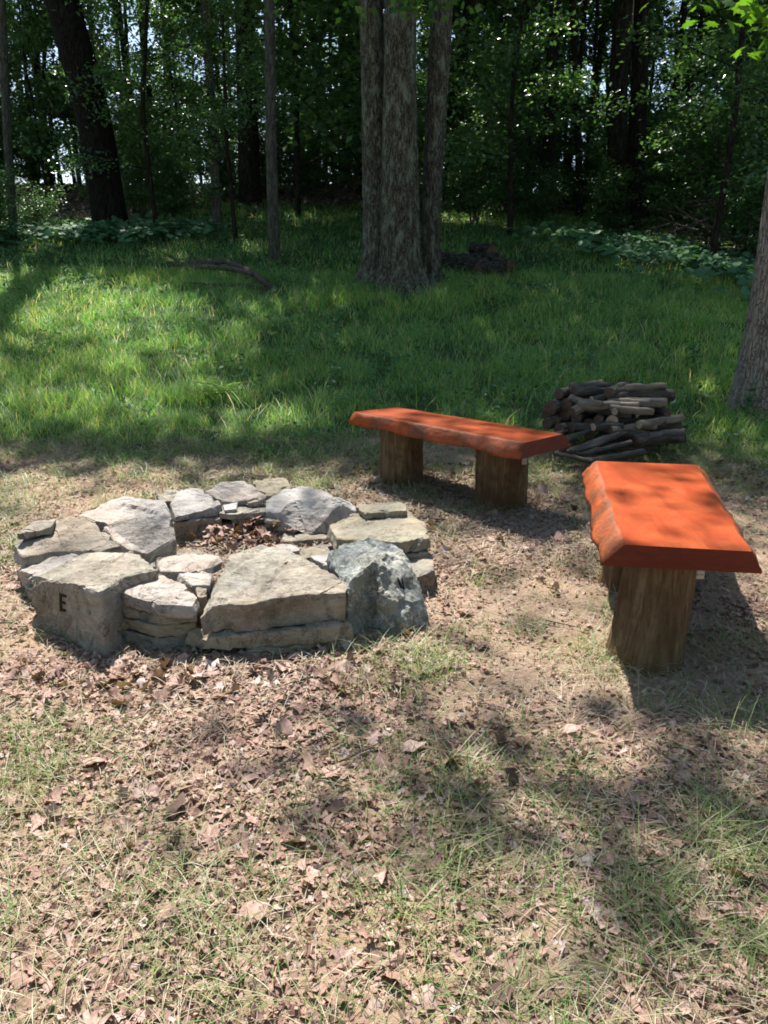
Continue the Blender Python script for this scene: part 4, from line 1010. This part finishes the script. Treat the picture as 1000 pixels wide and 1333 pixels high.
def make_meadow():
    rg = np.random.default_rng(21); parts = []
    for n, y0, y1, h, wd in ((120000, 4.7, 8.5, .135, .0034), (120000, 8.5, 13, .14, .0052), (90000, 13, 27, .15, .010)):
        x, y = wedge(n, y0, y1, 1.2, 1.0, rg)
        cl = fbm(x*3.0, y*3.0, 81, 3); keep = (rg.random(n) < meadow(x, y)*(.12+1.2*sstep(.32, .62, cl))) & (y < forest_edge(x)+1.0) & ~inside_any(x, y)
        dpl = (np.abs(x-1.5) < .85) & (y < 6.0); keep &= ~(dpl & (rg.random(n) < .8))
        x, y = x[keep], y[keep]; N = len(x); tall = .6+.9*fbm(x*1.3, y*1.3, 91, 3)
        edge = .35+.65*sstep(-.2, 1.8, y-boundary(x)+(fbm(x*2, y*2, 34)-.5)*1.2)
        far = 1-.5*sstep(-4, 1, y-forest_edge(x))
        parts.append(blades(x, y, h*tall*edge*far*rg.uniform(.5, 1.45, N), np.full(N, wd)*rg.uniform(.6, 1.3, N), rg.uniform(.1, .9, N), rg.uniform(0, .7, N), rg))
    # tall seed stems and coarse blades
    x, y = wedge(1800, 5.4, 12, 1, 1, rg); k = meadow(x, y) > .8; x, y = x[k], y[k]; N = len(x)
    parts.append(blades(x, y, rg.uniform(.18, .34, N), np.full(N, .008), rg.uniform(.4, 1.1, N), rg.uniform(0, .6, N), rg))
    o = link('meadow_grass', mk('meadow_grass', *join(parts)), MAT['grass']); tag(o, 'long green grass of the meadow behind the benches', 'grass', kind='stuff')
make_meadow()
def make_weeds():
    rg = np.random.default_rng(55); x, y = wedge(5200, 5.0, 20, 1, 1, rg); k = (rg.random(len(x)) < meadow(x, y)*sstep(.45, .6, fbm(x*1.4, y*1.4, 120, 3))) & ~inside_any(x, y); x, y = x[k], y[k]
    X = np.repeat(x, 7)+rg.normal(size=len(x)*7)*.05; Y = np.repeat(y, 7)+rg.normal(size=len(x)*7)*.05; N = len(X)
    nr = rg.normal(size=(N, 3))*.45; nr[:, 2] += 1
    V, f = inst(LEAF*np.array([1.3, 1, 1]), LEAFF, np.stack([X, Y, G(X, Y)+rg.uniform(.04, .15, N)], -1), frames(nr, rg), rg.uniform(.025, .06, N)*(.7+Y*.04))
    o = link('low_weeds', mk('low_weeds', V, f), MAT['cover']); tag(o, 'low broad leaved weeds mixed into the meadow grass', 'weeds', kind='stuff')
make_weeds()
def make_tufts():
    rg = np.random.default_rng(22); parts = []
    ring = lambda x, y: np.hypot((x+.47)/.62, (y-3.55)/.62) < 1
    # clumps in the foreground
    nc = 900; cx, cy = wedge(nc, .95, 6.2, .4, .6, rg)
    dens = sstep(.42, .62, fbm(cx*1.6, cy*1.6, 95, 3)) + .15 + 1.2*sstep(-.3, .5, cx)*sstep(2.6, 1.5, cy) + .9*sstep(4.3, 5.2, cy)
    bare = np.exp(-(((cx-.75)/.45)**2+((cy-3.0)/.9)**2)); dens *= 1-.85*bare
    k = rg.random(nc) < dens; cx, cy = cx[k], cy[k]
    for spread, per, h, wd in ((.05, 26, .075, .0028), (.12, 26, .055, .0022)):
        X = np.repeat(cx, per)+rg.normal(size=len(cx)*per)*spread; Y = np.repeat(cy, per)+rg.normal(size=len(cx)*per)*spread
        sz = np.repeat(rg.uniform(.5, 1.4, len(cx)), per)
        k = ~inside_any(X, Y) & ~ring(X, Y); X, Y, sz = X[k], Y[k], sz[k]; N = len(X)
        parts.append(blades(X, Y, h*sz*rg.uniform(.5, 1.6, N), np.full(N, wd)*(.8+Y*.12), rg.uniform(.2, 1.2, N), rg.uniform(.1, .95, N), rg))
    # thin even cover
    x, y = wedge(26000, 1.0, 6.0, .4, .8, rg); dn = (.12+.6*sstep(.45, .65, fbm(x*1.2+5, y*1.2, 97, 3)) + .6*sstep(4.4, 5.3, y))*(1-.9*np.exp(-(((x-.75)/.45)**2+((y-3.0)/.9)**2)))
    k = (rg.random(len(x)) < dn) & ~inside_any(x, y) & ~ring(x, y); x, y = x[k], y[k]; N = len(x)
    parts.append(blades(x, y, rg.uniform(.02, .07, N), np.full(N, .0022)*(.8+y*.12), rg.uniform(.2, 1.2, N), rg.uniform(.2, .95, N), rg))
    o = link('sparse_grass', mk('sparse_grass', *join(parts)), MAT['tuft']); tag(o, 'sparse thin grass tufts on the worn ground of the clearing', 'grass', kind='stuff')
make_tufts()

def litter_templates():
    out = []
    r2 = np.random.default_rng(9)
    for k in range(7):
        o = []
        if k < 4:   # lobed oak or maple
            for (x, y) in MAPLE_O: o.append((x*(1.0 if k % 2 else .7)+r2.normal()*.04, y+r2.normal()*.04))
        else:       # oval, torn
            n = 12
            for i in range(n):
                a = 2*math.pi*i/n; o.append((.32*math.sin(a)*(1+r2.normal()*.12), .5-.5*math.cos(a)*(1+r2.normal()*.08)))
        V, F = fan_template(o, r2.uniform(-.5, .8), r2.uniform(-.3, .5))
        V[:, 2] += .12*np.sin(V[:, 1]*5+k)+.06*r2.normal(size=len(V)); V[:, 1] -= .45
        out.append((V, F))
    return out
def make_litter():
    rg = np.random.default_rng(23); tm = litter_templates(); parts = []
    def dens(x, y):
        d = .15+.85*sstep(.38, .62, fbm(x*1.1+3, y*1.1, 99, 4))
        d = d*(1-.75*np.exp(-(((x-.75)/.42)**2+((y-3.05)/.8)**2)))
        d = d*(1-.9*sstep(4.9, 5.6, y)); d = d+.5*np.exp(-(((x+1.0)/.9)**2+((y-2.25)/.3)**2))
        return d
    for n, size, tall in ((900, .06, .022), (3000, .042, .012), (16000, .022, .008)):
        x, y = wedge(n, .9, 6.2, .4, .7, rg); k = (rg.random(n) < dens(x, y)) & ~inside_any(x, y); x, y = x[k], y[k]
        which = rg.integers(0, len(tm), len(x))
        for t in range(len(tm)):
            m = which == t; N = m.sum(); pos = np.stack([x[m], y[m], G(x[m], y[m])+rg.uniform(.003, tall, N)], -1)
            nr = rg.normal(size=(N, 3))*.34; nr[:, 2] += 1
            parts.append(inst(tm[t][0], tm[t][1], pos, frames(nr, rg), size*rg.uniform(.5, 1.5, N)))
    # crumbs and fragments
    FR = np.array([(-.5, -.3, 0), (.4, -.5, .1), (.55, .3, -.05), (-.2, .55, .12)]); x, y = wedge(150000, .9, 6.2, .4, .5, rg)
    k = (rg.random(len(x)) < dens(x, y)*.8+.1) & ~inside_any(x, y); x, y = x[k], y[k]; N = len(x)
    nr = rg.normal(size=(N, 3))*.5; nr[:, 2] += 1
    s3 = (rg.uniform(.006, .024, N)[:, None])*rg.uniform(.4, 1.2, (N, 3))
    parts.append(inst(FR, [np.array([(0, 1, 2), (0, 2, 3)])], np.stack([x, y, G(x, y)+rg.uniform(.001, .012, N)], -1), frames(nr, rg), s3))
    # heap of dry leaves inside the ring and drift in front of it
    for cx, cy, cz, sx, sy, n in ((P(318,702,.02).x, P(318,702,.02).y, .05, .10, .09, 170), (P(345,688,.04).x, P(345,688,.04).y, .07, .05, .05, 70), (-.55, 2.36, .015, .3, .07, 40), (-1.0, 2.45, .015, .2, .06, 25)):
        x = cx+rg.normal(size=n)*sx; y = cy+rg.normal(size=n)*sy; nr = rg.normal(size=(n, 3))*.7; nr[:, 2] += 1
        t = 1; parts.append(inst(tm[t][0], tm[t][1], np.stack([x, y, G(x, y)+cz*rg.uniform(.1, 1.5, n)], -1), frames(nr, rg), .055*rg.uniform(.5, 1.3, n)))
    o = link('fallen_leaves', mk('fallen_leaves', *join(parts)), MAT['litter']); tag(o, 'dry brown leaves and crumbs covering the clearing', 'leaf litter', kind='stuff')
    # straw
    x, y = wedge(52000, .9, 5.9, .4, .6, rg); k = (rg.random(len(x)) < .3+.8*sstep(.4, .6, fbm(x*1.5+9, y*1.5, 98, 3))) & ~inside_any(x, y); x, y = x[k], y[k]; N = len(x)
    ST = np.array([(0, -.5, 0), (.5, -.17, .3), (.5, .17, .3), (0, .5, 0), (-.5, .17, .3), (-.5, -.17, .3)])
    L = rg.uniform(.02, .11, N)**1.0; s3 = np.stack([np.full(N, .0016)*(.7+y*.2), L, L*.25], -1); nr = rg.normal(size=(N, 3))*.22; nr[:, 2] += 1
    V, f = inst(ST, [np.array([(0, 1, 5), (2, 3, 4)]), np.array([(1, 2, 4, 5)])], np.stack([x, y, G(x, y)+rg.uniform(.006, .024, N)], -1), frames(nr, rg), s3)
    o = link('dry_straw', mk('dry_straw', V, f), MAT['straw']); tag(o, 'dry straw and dead grass strands lying on the worn ground', 'straw', kind='stuff')
    # woodland floor litter
    n = 26000; y = rg.uniform(14, 34, n); x = rg.uniform(-.6, .6, n)*y; k = rg.random(n) < sstep(-2.0, 1.0, y-forest_edge(x)); x, y = x[k], y[k]; N = len(x)
    nr = rg.normal(size=(N, 3))*.5; nr[:, 2] += 1
    V, f = inst(LEAF*np.array([1.6, 1, 1]), LEAFF, np.stack([x, y, G(x, y)+rg.uniform(.01, .05, N)], -1), frames(nr, rg), .11*rg.uniform(.6, 1.4, N))
    o = link('woodland_leaves', mk('woodland_leaves', V, f), MAT['flitter']); tag(o, 'brown leaf litter on the floor of the woods', 'leaf litter', kind='stuff')
    # twigs lying about
    parts = []
    for k_ in range(70):
        x_, y_ = wedge(1, 1.1, 5.5, .2, 1, rg); x_, y_ = float(x_[0]), float(y_[0])
        lp = limb_pts((x_, y_, 0), rg.uniform(0, 6.28), 0, rg.uniform(.08, .3), 0, 6, k_+500); lp[:, 2] = G(lp[:, 0], lp[:, 1])+.012+rg.uniform(0, .012)
        parts.append(tube(lp, np.linspace(rg.uniform(.0015, .004), .001, len(lp)), 5, True))
    o = link('scattered_twigs', mk('scattered_twigs', *join(parts), True), MAT['twig']); tag(o, 'thin twigs scattered over the clearing', 'twigs', kind='stuff')
make_litter()

def ground_cover():
    rg = np.random.default_rng(31)
    HEART = fan_template([(0, 0), (.22, -.1), (.45, .08), (.48, .35), (.3, .65), (0, .95), (-.3, .65), (-.48, .35), (-.45, .08), (-.22, -.1)], -.12, .12)
    for lab, A, B, wd, n, size in (('broad leaved ground cover running along the right side of the meadow', (3.6, 17.0), (6.6, 11.9), 1.15, 2600, .15), ('broad leaved ground cover at the left edge of the meadow', (-9.5, 15.5), (-3.8, 16.8), .9, 2600, .14)):
        t = rg.random(n); x = A[0]+(B[0]-A[0])*t+rg.normal(size=n)*wd*.6; y = A[1]+(B[1]-A[1])*t+rg.normal(size=n)*wd*.6
        k = rg.random(n) < .3+.9*sstep(.35, .6, fbm(x*1.2, y*1.2, 101, 3)); x, y = x[k], y[k]; N = len(x)
        z = G(x, y)+.12+.22*fbm(x*1.8, y*1.8, 102, 2)+rg.uniform(-.05, .05, N); nr = rg.normal(size=(N, 3))*.3; nr[:, 2] += 1; nr[:, 1] -= .25
        V, f = inst(HEART[0], HEART[1], np.stack([x, y, z], -1), frames(nr, rg), size*rg.uniform(.5, 1.3, N))
        sx, sf = inst(np.array([(-.004, 0, 0), (.004, 0, 0), (0, 0, 1)]), [np.array([(0, 1, 2)])], np.stack([x, y, G(x, y)], -1), np.repeat(np.eye(3)[None], N, 0), np.stack([np.ones(N), np.ones(N), z-G(x, y)], -1))
        o = link('ground_cover', mk('ground_cover', *join([(V, f), (sx, sf)])), MAT['cover']); tag(o, lab, 'ground cover', kind='stuff')
ground_cover()

# small single plants
def young_plant(px, py, h, nl, size, label, seed, fern=False):
    b = PG(px, py); root = empty('young_plant', b); tag(root, label, 'plant', 'young plants in the grass'); rg = np.random.default_rng(seed); st = []; lv = []
    for k in range(3 if not fern else 5):
        az = rg.uniform(0, 6.28); lp = limb_pts((0, 0, 0), az, 1.0 if fern else 1.35, h, -.9 if fern else -.2, 8, seed+k); st.append(tube(lp, np.linspace(.004, .0015, len(lp)), 5, False))
        for q in range(2, len(lp)):
            for sgn in (-1, 1):
                if fern:
                    d = np.array([-math.sin(az)*sgn, math.cos(az)*sgn, .1]); L = h*.30*(1-(q-2)/8)+.02
                    x_ = np.cross(d, [0, 0, 1]); x_ /= np.linalg.norm(x_); R = np.stack([x_, d/np.linalg.norm(d), np.cross(x_, d)], 1)[None]
                    lv.append(inst(LEAF*np.array([.6, 1, 1]), LEAFF, lp[q][None], R, np.array([L])))
                else: lv.append(leaves_at(lp[q][None]+rg.normal(size=(1, 3))*.03, size, .9, None, rg))
    link('stem', mk('stem', *join(st), True), MAT['tuft'], root); link('foliage', mk('foliage', *join(lv)), MAT['bright'] if fern else MAT['cover'], root)
for i, (px, py, h, s, lab, fe) in enumerate([(258,518,.30,.06,'left of two bright ferns in the sunny grass', True), (292,522,.34,.06,'right and larger of two bright ferns in the sunny grass', True), (436,502,.22,.06,'small whitish leaved seedling in the shaded grass left of the benches', False),
        (828,520,.22,.05,'small seedling in the grass just behind the firewood stack', False), (905,480,.25,.06,'seedling in the shaded grass left of the leaning tree', False), (962,548,.28,.07,'leafy seedling at the foot of the leaning tree', False),
        (860,592,.20,.06,'leafy weed at the right foot of the firewood stack', False), (885,585,.22,.06,'bright weed right of the firewood stack', False), (775,572,.10,.04,'small weed growing between the split planks', False), (620,372,.2,.06,'weed near the rotten logs', False), (572,372,.3,.06,'weed at the foot of the rightmost stem of the triple tree', False)]):
    young_plant(px, py, h, 6, s, lab, 900+i, fe)

# where several still share a label, say which one it is
_by = {}
for o in sc.objects:
    if o.parent is None and 'label' in o and o.get('group') not in (None, 'trees round the near side of the clearing', 'far trees behind the crest'): _by.setdefault((o['label'], o['group']), []).append(o)
_ord = ['leftmost', 'second from left', 'third from left', 'fourth from left', 'fifth from left', 'sixth from left', 'seventh from left', 'eighth from left', 'ninth from left'] + [w+' from left' for w in 'tenth eleventh twelfth thirteenth fourteenth fifteenth sixteenth'.split()]
for (lab, g), os_ in _by.items():
    if len(os_) < 2: continue
    os_.sort(key=lambda o: o.location.x/max(o.location.y, 1))
    for k, o in enumerate(os_): o['label'] = lab + ', ' + (_ord[k] if k < len(os_)-1 else 'rightmost')
